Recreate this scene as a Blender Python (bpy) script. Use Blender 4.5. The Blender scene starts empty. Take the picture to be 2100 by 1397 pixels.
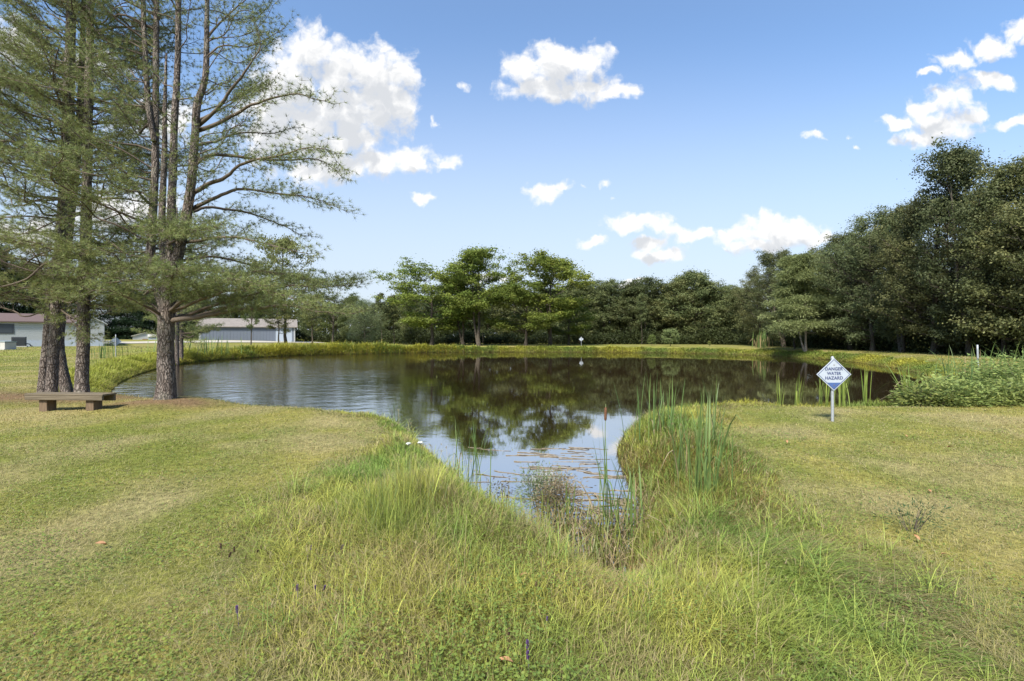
import bpy, math, random
import numpy as np
from mathutils import Vector
R = math.radians
S = bpy.context.scene
C = S.collection

# ------------------------------------------------------------------ camera
F_PX, CX, CY = 1000.0, 1050.0, 690.0          # focal length / principal point, in the photo's 2100 px frame
EYE = 1.5
cam_d = bpy.data.cameras.new('camera'); cam = bpy.data.objects.new('camera', cam_d); C.objects.link(cam)
cam.location = (0, 0, EYE); cam.rotation_euler = (R(90), 0, 0)
cam_d.sensor_fit = 'HORIZONTAL'; cam_d.sensor_width = 36.0
cam_d.lens = 36.0 * F_PX / 2100.0
cam_d.shift_y = (CY - 698.5) / 2100.0
cam_d.clip_start = 0.05; cam_d.clip_end = 5000
S.camera = cam

# ------------------------------------------------------------------ light and colour
SUN_EL, SUN_AZ = 47.0, 205.0      # azimuth measured from the view direction (+Y) towards +X (right)
SUN_POWER, SUN_ANGLE = 2.9, 12.0
SKY_STRENGTH = 0.065
S.view_settings.view_transform = 'Standard'; S.view_settings.look = 'None'
S.view_settings.exposure = 1.6; S.view_settings.gamma = 1.0
S.render.engine = 'CYCLES'
S.cycles.max_bounces = 6; S.cycles.diffuse_bounces = 3; S.cycles.glossy_bounces = 3
S.cycles.transmission_bounces = 3; S.cycles.transparent_max_bounces = 4
S.cycles.use_denoising = True
S.cycles.caustics_reflective = False; S.cycles.caustics_refractive = False

sun_d = bpy.data.lights.new('sun', 'SUN'); sun = bpy.data.objects.new('sun', sun_d); C.objects.link(sun)
sun_d.energy = SUN_POWER; sun_d.angle = R(SUN_ANGLE); sun_d.color = (1.0, 0.94, 0.82)
sv = Vector((math.cos(R(SUN_EL)) * math.sin(R(SUN_AZ)), math.cos(R(SUN_EL)) * math.cos(R(SUN_AZ)), math.sin(R(SUN_EL))))
sun.rotation_euler = sv.to_track_quat('Z', 'Y').to_euler()
sun.location = (20, -10, 40)

W = bpy.data.worlds.new('World'); S.world = W; W.use_nodes = True
W.cycles.sampling_method = 'MANUAL'; W.cycles.sample_map_resolution = 256
wt = W.node_tree; wt.nodes.clear()

def NN(t, kind, **kw):
    n = t.nodes.new(kind)
    for k, v in kw.items():
        if k.startswith('i_'):
            n.inputs[int(k[2:])].default_value = v
        else:
            setattr(n, k, v)
    return n
def LK(t, a, b): t.links.new(a, b)
def MATH(t, op, a, b=None, c=None, clamp=False):
    n = t.nodes.new('ShaderNodeMath'); n.operation = op; n.use_clamp = clamp
    for i, v in enumerate((a, b, c)):
        if v is None: continue
        if isinstance(v, (int, float)): n.inputs[i].default_value = v
        else: LK(t, v, n.inputs[i])
    return n.outputs[0]
def MAPR(t, v, a, b, c=0.0, d=1.0, smooth=True):
    n = t.nodes.new('ShaderNodeMapRange'); n.interpolation_type = 'SMOOTHSTEP' if smooth else 'LINEAR'
    LK(t, v, n.inputs[0])
    for i, x in enumerate((a, b, c, d)): n.inputs[i + 1].default_value = x
    return n.outputs[0]
def MIXC(t, f, a, b, blend='MIX'):
    n = t.nodes.new('ShaderNodeMix'); n.data_type = 'RGBA'; n.blend_type = blend
    for idx, v in ((0, f), (6, a), (7, b)):
        if isinstance(v, (int, float)): n.inputs[idx].default_value = v
        elif isinstance(v, tuple): n.inputs[idx].default_value = v if len(v) == 4 else (*v, 1)
        else: LK(t, v, n.inputs[idx])
    return n.outputs[2]

# cumulus clouds: soft unions of ellipses in the direction plane (x/y, z/y), broken up by noise
CL = [  # px, py, rx, ry in the 2100 px frame
 (640,110,75,62),(590,175,95,90),(690,150,80,75),(760,150,72,70),(820,150,48,50),(700,230,130,75),(790,215,85,80),(620,270,110,70),(720,285,100,55),(560,250,80,110),
 (690,340,95,42),(775,335,70,35),(845,325,55,32),(912,335,38,36),(905,350,28,26),(640,350,70,30),
 (1080,145,52,42),(1140,130,72,48),(1200,125,52,38),(1250,112,34,24),(1100,180,80,34),(1190,180,95,40),(1265,190,55,20),
 (1110,395,46,28),(1150,385,40,20),(1195,380,20,10),(1240,372,32,12),(1272,405,32,14),
 (866,406,38,12),(945,180,30,18),(893,245,26,36),
 (1310,457,74,22),(1225,500,42,20),(1330,500,58,16),(1352,523,55,16),(1415,482,78,22),(1500,482,58,24),(1575,470,60,38),(1625,485,75,34),(1560,505,80,22),(1490,512,30,12),(1680,490,40,24),
 (1840,255,48,17),(1895,225,55,30),(1955,200,55,42),(1930,260,85,34),(1890,285,55,22),(2000,240,45,34),(2030,170,60,22),
 (1900,150,42,14),(1960,125,55,22),(2035,100,50,30),(2080,70,45,34),(2070,255,50,14),(2120,60,60,40),(2140,250,50,20),
 (1745,278,36,16),(1675,282,44,14),(1755,305,36,14),(30,90,70,60),(-60,160,120,80),(60,480,120,40),(330,250,110,55),(180,140,90,40),(250,430,150,50),
 (1290,580,55,10),(1000,566,60,11),
]
cg = bpy.data.node_groups.new('cloud_density', 'ShaderNodeTree')
cg.interface.new_socket('Vector', in_out='INPUT', socket_type='NodeSocketVector')
cg.interface.new_socket('Density', in_out='OUTPUT', socket_type='NodeSocketFloat'); cg.interface.new_socket('Soft', in_out='OUTPUT', socket_type='NodeSocketFloat')
gi = cg.nodes.new('NodeGroupInput'); go = cg.nodes.new('NodeGroupOutput')
mx = None
pin = gi.outputs[0]
wn = NN(cg, 'ShaderNodeTexNoise', noise_dimensions='2D'); wn.inputs['Scale'].default_value = 17.0; wn.inputs['Detail'].default_value = 4.0
LK(cg, pin, wn.inputs['Vector'])
wsub = NN(cg, 'ShaderNodeVectorMath', operation='MULTIPLY_ADD'); LK(cg, wn.outputs['Color'], wsub.inputs[0])
wsub.inputs[1].default_value = (0.066, 0.050, 0); wsub.inputs[2].default_value = (-0.033, -0.025, 0)
wadd = NN(cg, 'ShaderNodeVectorMath', operation='ADD'); LK(cg, pin, wadd.inputs[0]); LK(cg, wsub.outputs[0], wadd.inputs[1])
for (px, py, rx, ry) in CL:
    u, v = (px - CX) / F_PX, (CY - py) / F_PX
    fat = 1.14 if rx >= 46 else 1.0
    iu, iv = F_PX / (rx * fat), F_PX / (ry * fat)
    m = NN(cg, 'ShaderNodeVectorMath', operation='MULTIPLY_ADD'); LK(cg, wadd.outputs[0], m.inputs[0])
    m.inputs[1].default_value = (iu, iv, 0); m.inputs[2].default_value = (-u * iu, -v * iv, 0)
    ln = NN(cg, 'ShaderNodeVectorMath', operation='LENGTH'); LK(cg, m.outputs[0], ln.inputs[0])
    lv = ln.outputs['Value']
    if rx < 46 and ry < 37: lv = MATH(cg, 'ADD', lv, 0.50 if rx < 37 else 0.14)
    mx = lv if mx is None else MATH(cg, 'SMOOTH_MIN', mx, lv, 0.25)
base = MATH(cg, 'MULTIPLY', MATH(cg, 'MINIMUM', MATH(cg, 'SUBTRACT', 1.0, mx), 0.85), 1.3)
vo = NN(cg, 'ShaderNodeTexVoronoi', feature='F1', voronoi_dimensions='2D'); vo.inputs['Scale'].default_value = 22.0
vo.inputs['Detail'].default_value = 3.0; vo.inputs['Roughness'].default_value = 0.55
LK(cg, wadd.outputs[0], vo.inputs['Vector'])
nz = NN(cg, 'ShaderNodeTexNoise', noise_dimensions='2D'); nz.inputs['Scale'].default_value = 26.0; nz.inputs['Detail'].default_value = 6.0; nz.inputs['Roughness'].default_value = 0.58
LK(cg, pin, nz.inputs['Vector'])
puff = MATH(cg, 'MULTIPLY', MATH(cg, 'SUBTRACT', 0.40, vo.outputs['Distance']), 0.55)
fb = MATH(cg, 'MULTIPLY', MATH(cg, 'SUBTRACT', nz.outputs['Fac'], 0.5), 1.0)
LK(cg, MATH(cg, 'ADD', MATH(cg, 'ADD', base, puff), fb), go.inputs[0])
LK(cg, MATH(cg, 'ADD', MATH(cg, 'SUBTRACT', 1.0, mx), MATH(cg, 'MULTIPLY', puff, 0.9)), go.inputs[1])

tc = NN(wt, 'ShaderNodeTexCoord'); sep = NN(wt, 'ShaderNodeSeparateXYZ'); LK(wt, tc.outputs['Generated'], sep.inputs[0])
dy = MATH(wt, 'MAXIMUM', MATH(wt, 'ABSOLUTE', sep.outputs[1]), 0.05)
uu = MATH(wt, 'DIVIDE', sep.outputs[0], dy); vv = MATH(wt, 'DIVIDE', sep.outputs[2], dy)
cmb = NN(wt, 'ShaderNodeCombineXYZ'); LK(wt, uu, cmb.inputs[0]); LK(wt, vv, cmb.inputs[1])
def dens(off):
    g = wt.nodes.new('ShaderNodeGroup'); g.node_tree = cg
    if off:
        a = NN(wt, 'ShaderNodeVectorMath', operation='ADD'); LK(wt, cmb.outputs[0], a.inputs[0]); a.inputs[1].default_value = off
        LK(wt, a.outputs[0], g.inputs[0])
    else: LK(wt, cmb.outputs[0], g.inputs[0])
    return g.outputs
D0 = dens(None)[0]; D1 = dens((-0.012, 0.040, 0))[1]
alpha = MAPR(wt, D0, -0.18, 0.62)
lit = MAPR(wt, D1, -0.05, 0.60, 1.0, 0.0)
ccol = MIXC(wt, lit, (0.69, 0.715, 0.755), (1.04, 1.035, 1.025))
sky = NN(wt, 'ShaderNodeTexSky', sky_type='NISHITA'); sky.sun_disc = False
sky.sun_elevation = R(SUN_EL); sky.sun_rotation = R(SUN_AZ); sky.altitude = 200; sky.air_density = 1.0; sky.dust_density = 1.2; sky.ozone_density = 1.5
skc = MIXC(wt, 1.0, sky.outputs[0], (0.93, 1.16, 1.32), 'MULTIPLY')
# thin bright veil low over the horizon
veil = MAPR(wt, MATH(wt, 'MAXIMUM', vv, 0.0), 0.0, 0.66, 0.90, 0.08)
skc = MIXC(wt, veil, skc, (3.75, 4.1, 4.6))
CLOUD_GAIN = 5.4
ccs = NN(wt, 'ShaderNodeVectorMath', operation='SCALE'); LK(wt, ccol, ccs.inputs[0]); ccs.inputs['Scale'].default_value = CLOUD_GAIN
skc = MIXC(wt, alpha, skc, ccs.outputs[0])
bg = NN(wt, 'ShaderNodeBackground'); LK(wt, skc, bg.inputs[0]); bg.inputs[1].default_value = SKY_STRENGTH
wo = NN(wt, 'ShaderNodeOutputWorld'); LK(wt, bg.outputs[0], wo.inputs[0])

# ------------------------------------------------------------------ helpers
def tag(o, label=None, cat=None, group=None, kind=None):
    if label: o['label'] = label
    if cat: o['category'] = cat
    if group: o['group'] = group
    if kind: o['kind'] = kind
    return o
def empty(name, loc=(0, 0, 0), rz=0.0):
    o = bpy.data.objects.new(name, None); o.empty_display_size = 0.2; C.objects.link(o)
    o.location = loc; o.rotation_euler = (0, 0, rz); return o
def mesh_np(name, V, F4=None, F3=None, col=None, smooth=False):
    me = bpy.data.meshes.new(name)
    V = np.asarray(V, np.float32)
    F4 = np.zeros((0, 4), np.int32) if F4 is None else np.asarray(F4, np.int32).reshape(-1, 4)
    F3 = np.zeros((0, 3), np.int32) if F3 is None else np.asarray(F3, np.int32).reshape(-1, 3)
    me.vertices.add(len(V)); me.vertices.foreach_set('co', V.ravel())
    n4, n3 = len(F4), len(F3)
    me.loops.add(n4 * 4 + n3 * 3)
    me.loops.foreach_set('vertex_index', np.concatenate([F4.ravel(), F3.ravel()]).astype(np.int32))
    me.polygons.add(n4 + n3)
    ls = np.concatenate([np.arange(n4) * 4, n4 * 4 + np.arange(n3) * 3]).astype(np.int32)
    me.polygons.foreach_set('loop_start', ls)
    me.polygons.foreach_set('use_smooth', np.full(n4 + n3, bool(smooth)))
    if col is not None:
        a = me.color_attributes.new('Col', 'FLOAT_COLOR', 'POINT')
        c4 = np.ones((len(V), 4), np.float32); c4[:, :3] = col
        a.data.foreach_set('color', c4.ravel())
    me.update(calc_edges=True)
    return me
def obj(name, me, mat=None, parent=None):
    o = bpy.data.objects.new(name, me); C.objects.link(o)
    if mat is not None and len(me.materials) == 0: me.materials.append(mat)
    if parent is not None: o.parent = parent
    return o
class Acc:
    """collects vertex / face arrays"""
    def __init__(s): s.V = []; s.F4 = []; s.F3 = []; s.Cc = []; s.n = 0
    def add(s, V, F4=None, F3=None, col=None):
        V = np.asarray(V, float)
        if F4 is not None and len(F4): s.F4.append(np.asarray(F4, int) + s.n)
        if F3 is not None and len(F3): s.F3.append(np.asarray(F3, int) + s.n)
        s.V.append(V); s.n += len(V)
        if col is not None: s.Cc.append(np.broadcast_to(np.asarray(col, float), (len(V), 3)))
    def mesh(s, name, smooth=False):
        return mesh_np(name, np.concatenate(s.V), np.concatenate(s.F4) if s.F4 else None, np.concatenate(s.F3) if s.F3 else None,
                       np.concatenate(s.Cc) if s.Cc else None, smooth)
def nrm(a): return a / np.maximum(np.linalg.norm(a, axis=-1, keepdims=True), 1e-9)
def unit_rand(rng, n): return nrm(rng.normal(size=(n, 3)))
def hsh(ix, iy, seed):
    h = (ix * 374761393 + iy * 668265263 + seed * 1442695041) & 0xffffffff
    h = ((h ^ (h >> 13)) * 1274126177) & 0xffffffff
    return ((h ^ (h >> 16)) & 0xffff) / 65535.0
def vn(x, y, seed=0):
    x = np.asarray(x, float); y = np.asarray(y, float)
    fx, fy = np.floor(x), np.floor(y); ix, iy = fx.astype(np.int64), fy.astype(np.int64)
    tx, ty = x - fx, y - fy; tx = tx * tx * (3 - 2 * tx); ty = ty * ty * (3 - 2 * ty)
    a = hsh(ix, iy, seed); b = hsh(ix + 1, iy, seed); c = hsh(ix, iy + 1, seed); d = hsh(ix + 1, iy + 1, seed)
    return (a * (1 - tx) + b * tx) * (1 - ty) + (c * (1 - tx) + d * tx) * ty
def fbm(x, y, seed=0, o=4):
    s = 0; a = 0.5; t = 0
    for i in range(o):
        s = s + a * vn(np.asarray(x) * 2 ** i, np.asarray(y) * 2 ** i, seed + i * 17); t += a; a *= 0.5
    return s / t
def sm(x, a, b):
    t = np.clip((np.asarray(x, float) - a) / (b - a), 0, 1); return t * t * (3 - 2 * t)
def lerp(a, b, t): return np.asarray(a) * (1 - t) + np.asarray(b) * t
def catmull(P, step):
    P = np.asarray(P, float)
    if len(P) < 3:
        n = max(2, int(np.linalg.norm(P[-1] - P[0]) / step) + 1)
        return np.linspace(P[0], P[-1], n)
    Q = np.vstack([2 * P[0] - P[1], P, 2 * P[-1] - P[-2]]); out = []
    for i in range(1, len(Q) - 2):
        n = max(1, int(np.linalg.norm(Q[i + 1] - Q[i]) / step))
        for t in np.arange(n) / n:
            a, b, c, d = Q[i - 1], Q[i], Q[i + 1], Q[i + 2]
            out.append(0.5 * ((2 * b) + (-a + c) * t + (2 * a - 5 * b + 4 * c - d) * t * t + (-a + 3 * b - 3 * c + d) * t ** 3))
    out.append(P[-1]); return np.array(out)
def tube(acc, P, rad, sides=6, rough=0.0, seed=0, col=None, cap=True):
    P = np.asarray(P, float); n = len(P); rad = np.broadcast_to(np.asarray(rad, float), (n,))
    T = nrm(np.gradient(P, axis=0)); mt = T.mean(0)
    ref = np.array([1.0, 0, 0]) if abs(mt[0]) < 0.7 else np.array([0, 0, 1.0])
    A = nrm(np.cross(T, ref)); B = np.cross(T, A)
    ang = np.arange(sides) / sides * 2 * math.pi
    rr = rad[:, None] * np.ones(sides)
    if rough:
        L = np.concatenate([[0], np.cumsum(np.linalg.norm(np.diff(P, axis=0), axis=1))])
        uu_, vv_ = np.meshgrid(np.arange(sides) * 0.9, L * 3.0)
        wrap = np.abs(np.linspace(-1, 1, sides, endpoint=False))
        rr = rr * (1 + rough * (vn(uu_, vv_, seed) - 0.5) * 2 + rough * 0.8 * (vn(uu_ * 0.35 + 7, vv_ * 0.8, seed + 3) - 0.5))
    V = P[:, None, :] + rr[:, :, None] * (np.cos(ang)[None, :, None] * A[:, None, :] + np.sin(ang)[None, :, None] * B[:, None, :])
    V = V.reshape(-1, 3)
    i = np.arange(n - 1)[:, None] * sides; j = np.arange(sides)[None, :]; k = (j + 1) % sides
    F = np.stack([i + j, i + k, i + sides + k, i + sides + j], -1).reshape(-1, 4)
    F3 = None
    if cap:
        V = np.vstack([V, P[-1:]]); b = (n - 1) * sides
        F3 = np.stack([b + np.arange(sides), b + (np.arange(sides) + 1) % sides, np.full(sides, n * sides)], -1)
    acc.add(V, F, F3, col)
def twigs(acc, P0, P1, r0, r1):
    """many straight three-sided twigs at once"""
    P0 = np.asarray(P0); P1 = np.asarray(P1); n = len(P0)
    if n == 0: return
    T = nrm(P1 - P0); ref = np.where(np.abs(T[:, 2:3]) < 0.8, np.array([[0, 0, 1.0]]), np.array([[1.0, 0, 0]]))
    A = nrm(np.cross(T, ref)); B = np.cross(T, A)
    r0 = np.broadcast_to(r0, (n,)); r1 = np.broadcast_to(r1, (n,))
    V = np.zeros((n, 6, 3))
    for k in range(3):
        a = k * 2.0944; d = math.cos(a) * A + math.sin(a) * B
        V[:, k] = P0 + d * r0[:, None]; V[:, 3 + k] = P1 + d * r1[:, None]
    b = np.arange(n)[:, None] * 6
    F = np.concatenate([b + np.array([[k, (k + 1) % 3, 3 + (k + 1) % 3, 3 + k]]) for k in range(3)], 0)
    acc.add(V.reshape(-1, 3), F)
def leaves(acc, P, D, N, L, Wd, col):
    """diamond leaves: base P, direction D, normal N"""
    n = len(P); D = nrm(D); Sd = nrm(np.cross(D, N)); L = np.broadcast_to(L, (n,))[:, None]; Wd = np.broadcast_to(Wd, (n,))[:, None]
    V = np.zeros((n, 4, 3)); V[:, 0] = P; V[:, 1] = P + D * L * 0.45 + Sd * Wd * 0.5; V[:, 2] = P + D * L; V[:, 3] = P + D * L * 0.45 - Sd * Wd * 0.5
    F = np.arange(n * 4).reshape(n, 4)
    acc.add(V.reshape(-1, 3), F, None, np.repeat(np.broadcast_to(col, (n, 3)), 4, 0))
def blades(acc, P, h, w, az, lean, col, seg=2, waz=None):
    n = len(P); d = np.stack([np.sin(az), np.cos(az), 0 * az], -1)
    waz = az + 1.57 if waz is None else waz
    sdir = np.stack([np.sin(waz), np.cos(waz), 0 * az], -1)
    rows = []
    for k in range(seg + 1):
        t = k / seg
        p = P + d * (h * lean * t * t)[:, None]
        p = p + np.array([0, 0, 1.0]) * (h * (t - 0.42 * np.minimum(lean, 1.4) * t * t))[:, None]
        if k < seg:
            ww = (w * (1 - 0.45 * t) * 0.5)[:, None]; rows += [p - sdir * ww, p + sdir * ww]
        else: rows += [p]
    V = np.stack(rows, 1); m = 2 * seg + 1; b = np.arange(n)[:, None] * m
    F4 = np.concatenate([b + np.array([[2 * k, 2 * k + 1, 2 * k + 3, 2 * k + 2]]) for k in range(seg - 1)], 0) if seg > 1 else None
    F3 = b + np.array([[2 * seg - 2, 2 * seg - 1, 2 * seg]])
    acc.add(V.reshape(-1, 3), F4, F3, np.repeat(col, m, 0))
def box(acc, c, s, rz=0.0, col=None):
    x, y, z = np.array(s) / 2.0
    V = np.array([[i, j, k] for i in (-x, x) for j in (-y, y) for k in (-z, z)], float)
    cr, sr = math.cos(rz), math.sin(rz)
    V = np.stack([V[:, 0] * cr - V[:, 1] * sr, V[:, 0] * sr + V[:, 1] * cr, V[:, 2]], -1) + np.array(c)
    acc.add(V, [[0, 1, 3, 2], [4, 6, 7, 5], [0, 4, 5, 1], [2, 3, 7, 6], [0, 2, 6, 4], [1, 5, 7, 3]], None, col)
def bevel(o, w=0.006, seg=2):
    m = o.modifiers.new('bevel', 'BEVEL'); m.width = w; m.segments = seg; m.limit_method = 'ANGLE'; return o
def at(px, py, d): return np.array([(px - CX) / F_PX * d, d, EYE - (py - CY) / F_PX * d])

# ------------------------------------------------------------------ materials
def new_mat(name):
    m = bpy.data.materials.new(name); m.use_nodes = True; t = m.node_tree; t.nodes.clear()
    out = NN(t, 'ShaderNodeOutputMaterial'); return m, t, out
def veg_mat(name, trans=0.32, rough=0.6, spec=0.18, tint=(1, 1, 1), var=0.25):
    m, t, out = new_mat(name)
    a = NN(t, 'ShaderNodeAttribute', attribute_name='Col')
    oi = NN(t, 'ShaderNodeObjectInfo')
    gain = MAPR(t, oi.outputs['Random'], 0, 1, 1 - var, 1 + var, False)
    hv = MIXC(t, MATH(t, 'FRACT', MATH(t, 'MULTIPLY', oi.outputs['Random'], 7.31)), (1 - var * 0.45, 1.0, 1 + var * 0.2), (1 + var * 0.22, 1.0, 1 - var * 0.25))
    c = MIXC(t, 1.0, a.outputs['Color'], hv, 'MULTIPLY')
    sc = NN(t, 'ShaderNodeVectorMath', operation='SCALE'); LK(t, c, sc.inputs[0]); LK(t, gain, sc.inputs['Scale'])
    p = NN(t, 'ShaderNodeBsdfPrincipled'); LK(t, sc.outputs[0], p.inputs['Base Color']); p.inputs['Roughness'].default_value = rough
    p.inputs['Specular IOR Level'].default_value = spec
    tr = NN(t, 'ShaderNodeBsdfTranslucent'); LK(t, sc.outputs[0], tr.inputs['Color'])
    mx_ = NN(t, 'ShaderNodeMixShader'); mx_.inputs[0].default_value = trans
    LK(t, p.outputs[0], mx_.inputs[1]); LK(t, tr.outputs[0], mx_.inputs[2]); LK(t, mx_.outputs[0], out.inputs[0]); return m
def plain(name, col, rough=0.6, metal=0.0, noise=0.12, scale=8.0, bump=0.0, spec=0.4, stretch=(1, 1, 1)):
    m, t, out = new_mat(name)
    tc_ = NN(t, 'ShaderNodeTexCoord'); mp = NN(t, 'ShaderNodeMapping'); mp.inputs['Scale'].default_value = stretch
    LK(t, tc_.outputs['Object'], mp.inputs[0])
    n = NN(t, 'ShaderNodeTexNoise'); n.inputs['Scale'].default_value = scale; n.inputs['Detail'].default_value = 6; LK(t, mp.outputs[0], n.inputs['Vector'])
    c = MIXC(t, n.outputs['Fac'], tuple(x * (1 - noise * 2) for x in col), tuple(min(1, x * (1 + noise * 2)) for x in col))
    p = NN(t, 'ShaderNodeBsdfPrincipled'); LK(t, c, p.inputs['Base Color']); p.inputs['Roughness'].default_value = rough
    p.inputs['Metallic'].default_value = metal; p.inputs['Specular IOR Level'].default_value = spec
    if bump:
        b = NN(t, 'ShaderNodeBump'); b.inputs['Strength'].default_value = bump; b.inputs['Distance'].default_value = 0.02
        LK(t, n.outputs['Fac'], b.inputs['Height']); LK(t, b.outputs[0], p.inputs['Normal'])
    LK(t, p.outputs[0], out.inputs[0]); return m
def bark_mat(name, dark, mid, light, scale=9.0, squash=0.28, bump=1.0):
    m, t, out = new_mat(name)
    tc_ = NN(t, 'ShaderNodeTexCoord'); mp = NN(t, 'ShaderNodeMapping'); mp.inputs['Scale'].default_value = (1, 1, squash)
    LK(t, tc_.outputs['Object'], mp.inputs[0])
    wv = NN(t, 'ShaderNodeTexNoise'); wv.inputs['Scale'].default_value = 6; LK(t, tc_.outputs['Object'], wv.inputs['Vector'])
    av = NN(t, 'ShaderNodeVectorMath', operation='MULTIPLY_ADD'); LK(t, wv.outputs['Color'], av.inputs[0]); av.inputs[1].default_value = (0.12, 0.12, 0.12); LK(t, mp.outputs[0], av.inputs[2])
    v = NN(t, 'ShaderNodeTexVoronoi', feature='DISTANCE_TO_EDGE'); v.inputs['Scale'].default_value = scale * 2.4; LK(t, av.outputs[0], v.inputs['Vector'])
    n = NN(t, 'ShaderNodeTexNoise'); n.inputs['Scale'].default_value = scale * 2; n.inputs['Detail'].default_value = 8; n.inputs['Roughness'].default_value = 0.7; LK(t, mp.outputs[0], n.inputs['Vector'])
    crack = MAPR(t, v.outputs['Distance'], 0.0, 0.22)
    c1 = MIXC(t, MAPR(t, n.outputs['Fac'], 0.35, 0.68), mid, light)
    c2 = MIXC(t, MATH(t, 'MULTIPLY', MATH(t, 'SUBTRACT', 1.0, crack), 0.75), c1, dark)
    big = NN(t, 'ShaderNodeTexNoise'); big.inputs['Scale'].default_value = 2.2; big.inputs['Detail'].default_value = 3; LK(t, tc_.outputs['Object'], big.inputs['Vector'])
    c3 = MIXC(t, MAPR(t, big.outputs['Fac'], 0.52, 0.72, 0, 0.55), c2, (light[0] * 0.85, light[1] * 0.95, light[2] * 0.85))
    p = NN(t, 'ShaderNodeBsdfPrincipled'); LK(t, c3, p.inputs['Base Color']); p.inputs['Roughness'].default_value = 0.9; p.inputs['Specular IOR Level'].default_value = 0.1
    b = NN(t, 'ShaderNodeBump'); b.inputs['Strength'].default_value = bump; b.inputs['Distance'].default_value = 0.03
    LK(t, MATH(t, 'ADD', MATH(t, 'MULTIPLY', crack, 0.8), MATH(t, 'MULTIPLY', n.outputs['Fac'], 0.6)), b.inputs['Height']); LK(t, b.outputs[0], p.inputs['Normal'])
    LK(t, p.outputs[0], out.inputs[0]); return m
M_grass = veg_mat('grass_blades', 0.30, 0.55, 0.2, var=0.0)
M_leaf = veg_mat('leaf', 0.40, 0.55, 0.2, var=0.24)
M_needle = veg_mat('pine_needle', 0.22, 0.5, 0.25, var=0.05)
M_reed = veg_mat('reed_leaf', 0.25, 0.45, 0.3, var=0.08)
M_bark = bark_mat('pine_bark', (0.045, 0.036, 0.031), (0.145, 0.115, 0.10), (0.28, 0.24, 0.215))
M_bark2 = bark_mat('tree_bark', (0.03, 0.025, 0.02), (0.09, 0.072, 0.055), (0.17, 0.145, 0.12), bump=0.6)
M_bark3 = bark_mat('pale_bark', (0.12, 0.10, 0.08), (0.26, 0.23, 0.19), (0.40, 0.36, 0.31), bump=0.4)
M_twig = plain('twig', (0.11, 0.085, 0.065), 0.9, noise=0.2, scale=20)
M_white = plain('white_siding', (0.40, 0.42, 0.44), 0.6, noise=0.03)
M_skirt = plain('skirting_panel', (0.31, 0.36, 0.43), 0.6, noise=0.03)
M_redroof = plain('red_roof_shingle', (0.105, 0.072, 0.066), 0.85, noise=0.2, scale=30)
M_paleroof = plain('pale_metal_roof', (0.20, 0.175, 0.155), 0.7, noise=0.25, scale=3)
M_blue = plain('blue_grey_metal_wall', (0.115, 0.135, 0.175), 0.55, noise=0.08)
M_grey = plain('galvanised_steel', (0.33, 0.35, 0.38), 0.5, 0.3, noise=0.12, scale=25)
M_dark = plain('dark_grey_metal', (0.055, 0.06, 0.07), 0.6, noise=0.15, scale=30)
M_green = plain('green_grey_paint', (0.23, 0.28, 0.27), 0.5, noise=0.06)
M_conc = plain('concrete', (0.40, 0.39, 0.36), 0.9, noise=0.12, scale=12, bump=0.2)
M_wood = plain('weathered_wood', (0.125, 0.102, 0.072), 0.85, noise=0.34, scale=16, bump=0.5, spec=0.2, stretch=(0.12, 2.0, 2.0))
M_woodleg = plain('wood_post', (0.135, 0.095, 0.062), 0.85, noise=0.3, scale=14, bump=0.4, spec=0.2, stretch=(2, 2, 0.3))
M_signw = plain('sign_white', (0.36, 0.40, 0.47), 0.45, noise=0.06, scale=14)
M_signb = plain('sign_blue', (0.055, 0.10, 0.26), 0.45, noise=0.07, scale=12)
M_signt = plain('sign_ink', (0.045, 0.06, 0.15), 0.5, noise=0.05)
M_rust = plain('rusty_bolt', (0.16, 0.11, 0.05), 0.7, noise=0.3, scale=60)
M_brown = plain('cattail_head', (0.12, 0.055, 0.028), 0.95, noise=0.2, scale=60, bump=0.4)
M_dead = plain('dead_reed', (0.20, 0.165, 0.12), 0.85, noise=0.4, scale=10)
M_door = plain('brown_door', (0.16, 0.065, 0.04), 0.6, noise=0.1)
M_gravel = plain('gravel', (0.36, 0.33, 0.28), 0.95, noise=0.2, scale=4, bump=0.3)
M_petal = plain('white_petal', (0.42, 0.44, 0.40), 0.7, noise=0.08)
M_purple = plain('purple_flower', (0.10, 0.05, 0.16), 0.7, noise=0.25, scale=80)
M_seedb = plain('brown_seed_spike', (0.10, 0.06, 0.04), 0.8, noise=0.3, scale=80)
M_glass = plain('window_glass', (0.04, 0.05, 0.06), 0.08, noise=0.05)
M_fallen = plain('dry_leaf', (0.30, 0.16, 0.08), 0.8, noise=0.25, scale=40)
M_stone = plain('shore_stone', (0.28, 0.25, 0.22), 0.9, noise=0.25, scale=5, bump=0.4)

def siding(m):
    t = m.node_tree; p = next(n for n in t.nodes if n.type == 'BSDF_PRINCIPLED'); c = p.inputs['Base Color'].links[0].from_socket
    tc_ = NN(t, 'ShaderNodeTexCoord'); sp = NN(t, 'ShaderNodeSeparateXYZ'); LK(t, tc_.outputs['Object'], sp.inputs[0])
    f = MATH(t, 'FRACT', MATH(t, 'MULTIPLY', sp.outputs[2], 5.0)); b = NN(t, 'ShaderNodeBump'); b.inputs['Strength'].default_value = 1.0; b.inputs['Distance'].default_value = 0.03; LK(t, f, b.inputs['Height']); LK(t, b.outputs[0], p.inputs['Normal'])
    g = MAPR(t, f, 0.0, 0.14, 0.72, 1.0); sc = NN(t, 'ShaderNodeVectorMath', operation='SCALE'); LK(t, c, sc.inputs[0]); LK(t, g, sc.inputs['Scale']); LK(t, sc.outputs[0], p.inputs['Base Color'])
siding(M_white)

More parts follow.
